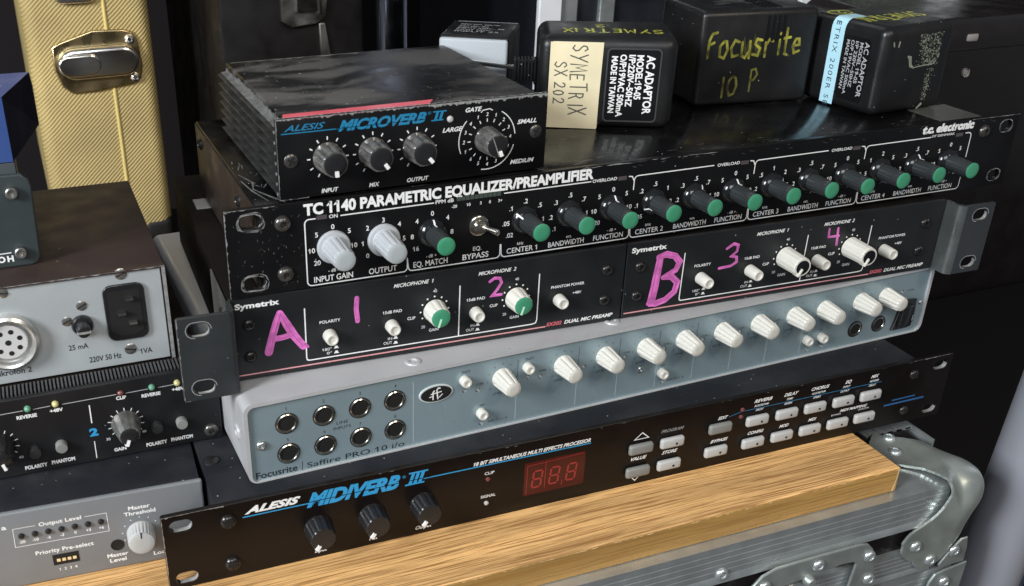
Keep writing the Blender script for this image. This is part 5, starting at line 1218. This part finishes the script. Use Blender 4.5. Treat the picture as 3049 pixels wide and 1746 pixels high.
for i in range(620):
    u = rnd.random(); v = rnd.random()
    a = 24 + 23 * u; b = 27 + 19 * v
    if a < 28 + (46 - b) * .0 + rnd.uniform(0, 9) * (1 - v): continue
    s_ = rnd.uniform(.25, .95); t = rnd.uniform(0, 6.28)
    g.add([(a + s_ * math.cos(t + q) * rnd.uniform(.5, 1.2), b + s_ * .6 * math.sin(t + q) * rnd.uniform(.5, 1.2), .03 + i * .0001) for q in (0, 2.1, 4.2)], [(0, 1, 2)], P)
for i in range(150):
    b = rnd.uniform(6, 25); a = 42 + rnd.gauss(0, 1.6) - (25 - b) * .05; s_ = rnd.uniform(.15, .55); t = rnd.uniform(0, 6.28)
    g.add([(a + s_ * math.cos(t + q), b + s_ * math.sin(t + q), .03 + i * .0001) for q in (0, 2.1, 4.2)], [(0, 1, 2)], P)
g.ribbon([(20.5, 34), (22.5, 33), (24, 28.5), (27, 26.8)], [1.2, 2.4, 2.0, .8], P, .1); g.ribbon([(6.2, 43), (7, 41)], 1.1, P, .1); g.ribbon([(11, 43), (10.8, 40.5)], 1.2, P, .1); g.ribbon([(37.5, 1.8), (40.5, 4.0)], [1.2, 1.8], P, .1); g.ribbon([(26, 27), (45, 28)], .5, P, .1)
g.build('adhesive_residue', M['residue'], a3, 0, kind='stuff')
g = G(); g.ribbon([(.9, 4), (.9, 47)], .5, front(.7), .02); 

a4 = thing('power_adaptor', 'x', 'power adaptor', (156.5, 129.5, 43.7), R(-34), 'mains adaptors on the equalizer lid')
a4['label'] = 'small adaptor with a pale grey end face, behind the reverb box'
g = G(); g.rbox(0, 41.5, .8, 47, .2, 44.0, 2.2, 3); g.build('housing', M['plug_black'], a4, 50)
g = G(); g.rbox(.6, 41.0, -1.6, 1.2, 1, 42.8, 1.6, 3); g.build('end_face', M['adaptor_grey'], a4, 50)
g = G()
for i, (y, w) in enumerate(((12, 26), (17, 22), (22, 28), (27, 18), (33, 24))): g.text('INPUT 230V~ 50Hz 12VA'[:8 + 3 * i], 7, y, 2.6, top(44.0), w=w, bold=.02)
g.ribbon([(4, 43), (40, 44)], 1.2, top(44.0), .06); g.build('top_lettering', M['pale_print'], a4, 0)
g = G(); T = Matrix(((0, 0, 1, 41.5), (1, 0, 0, 0), (0, 1, 0, 0), (0, 0, 0, 1)))
hand(g, '2/', 16, 20, 7, 11, 1.0, T); g.build('yellow_marker_writing', M['yellow_faint'], a4, 0)

a5 = thing('moulded_case', 'rounded black moulded plastic case at the right edge behind the taped adaptor', 'plastic case', (505, 112, -152))
g = G(); g.rbox(0, 220, 0, 130, 0, 226, 14, 6); g.build('shell', mat('case_plastic', (.012, .010, .010), .28), a5, 50)
g = G(); g.rbox(-.6, 220.6, -.6, 130.6, 205.5, 207.3, .8, 2); g.build('seam_ridge', M['plug_black'], a5, 40)
g = G(); g.rbox(44, 54, -1.2, .5, 212.0, 217, 1.2, 2); g.build('badge', mat('pale_badge', (.30, .28, .27), .4), a5, 40)
g = G(); g.rbox(47, 53, -1.0, .5, 187, 193, 2.2, 3); g.build('rivet', mat('pale_badge', (.30, .28, .27), .4), a5, 40)

# ================================================================== BACKGROUND pieces
b1 = thing('background_flight_case', 'flight case with bright aluminium edge strips standing far behind the adaptors', 'flight case', (352, 400, -600))
g = G(); g.box(12, 520, 6, 300, 0, 1000); g.build('panel', mat('blue_black_laminate', (.012, .014, .020), .4), b1, 0)
for (xa, xb, y, m) in ((7, 30, -3, 'white_alu'), (32, 48, 1, 'grey_alu'), (70, 86, 1, 'grey_alu'), (289, 311, -3, 'white_alu'), (346, 448, 2, 'green_alu'), (450, 492, -3, 'white_alu')):
    mm_ = {'white_alu': mat('bright_aluminium', (.85, .87, .90), .4, .15), 'grey_alu': M['alu'], 'green_alu': mat('greenish_aluminium', (.24, .27, .22), .35, .7, var=.3, vscale=25)}[m]
    n_ = max(1, int((xb - xa) / 14))
    for i in range(n_):
        g = G(); g.rbox(xa + i * (xb - xa) / n_ + .4, xa + (i + 1) * (xb - xa) / n_ - .4, y, y + 6, 0, 1000, .8, 1); g.build('edge_strip', mm_, b1, 30)
g = G(); g.rbox(88, 122, -14, 30, 652, 700, 13, 5); g.build('ball_corner', mat('pale_green_zinc', (.42, .46, .40), .35, .5), b1, 50)
obj('rivet', riv, b1, (77, 0, 672))
b2 = thing('chrome_pole', 'upright chrome tube behind the reverb box', 'pole', (206, 350, -600))
g = G(); g.lathe([(12.5, 0), (12.5, 1100)], 32, None, cap0=True); g.build('tube', mat('dark_chrome', (.35, .38, .46), .13, 1.0, rvar=.04), b2, 50)
b3 = thing('dark_case', 'dark case with a small chrome butterfly latch standing in the background', 'case', (100, 372, -600))
g = G(); g.rbox(-25, 90, 0, 280, 0, 1050, 3, 2); g.build('shell', mat('brown_black_vinyl', (.004, .003, .003), .5, spec=.3), b3, 40)
g = G(); g.plate([[(22, 655), (30, 650), (50, 652), (57, 657), (59, 668), (58, 690), (22, 690)]], 5, front(0), 1.2, 2); l_ = g.build('latch', M['dull_steel'], b3, 40)
g = G(); g.box(34, 50, -8, -4.5, 662, 690); g.box(52, 54, -7, -4.5, 660, 690); g.build('latch_lever', M['chrome'], l_, 0)
g = G(); g.plate([[(53, 620), (62, 620), (57, 652), (52, 652)]], 3, front(0), 1, 2); g.build('latch_strap', M['dull_steel'], b3, 40)

po = thing('stand_tube', 'thick silver-grey metal tube leaning at the lower right edge', 'stand', (495, -60, -270))
g = G(); T = Matrix.Rotation(R(4.5), 4, 'Y')
g.lathe([(21.5, -160), (21.5, 300)], 48, T, cap0=True); g.build('tube', M['pole'], po, 60)
po2 = thing('rear_stand_tube', 'second darker tube just visible right of the thick silver tube', 'stand', (545, -40, -300))
g = G(); g.lathe([(14, -160), (14, 120)], 32, T, cap0=True); g.build('tube', mat('blue_grey_tube', (.12, .16, .24), .35, .5), po2, 60)
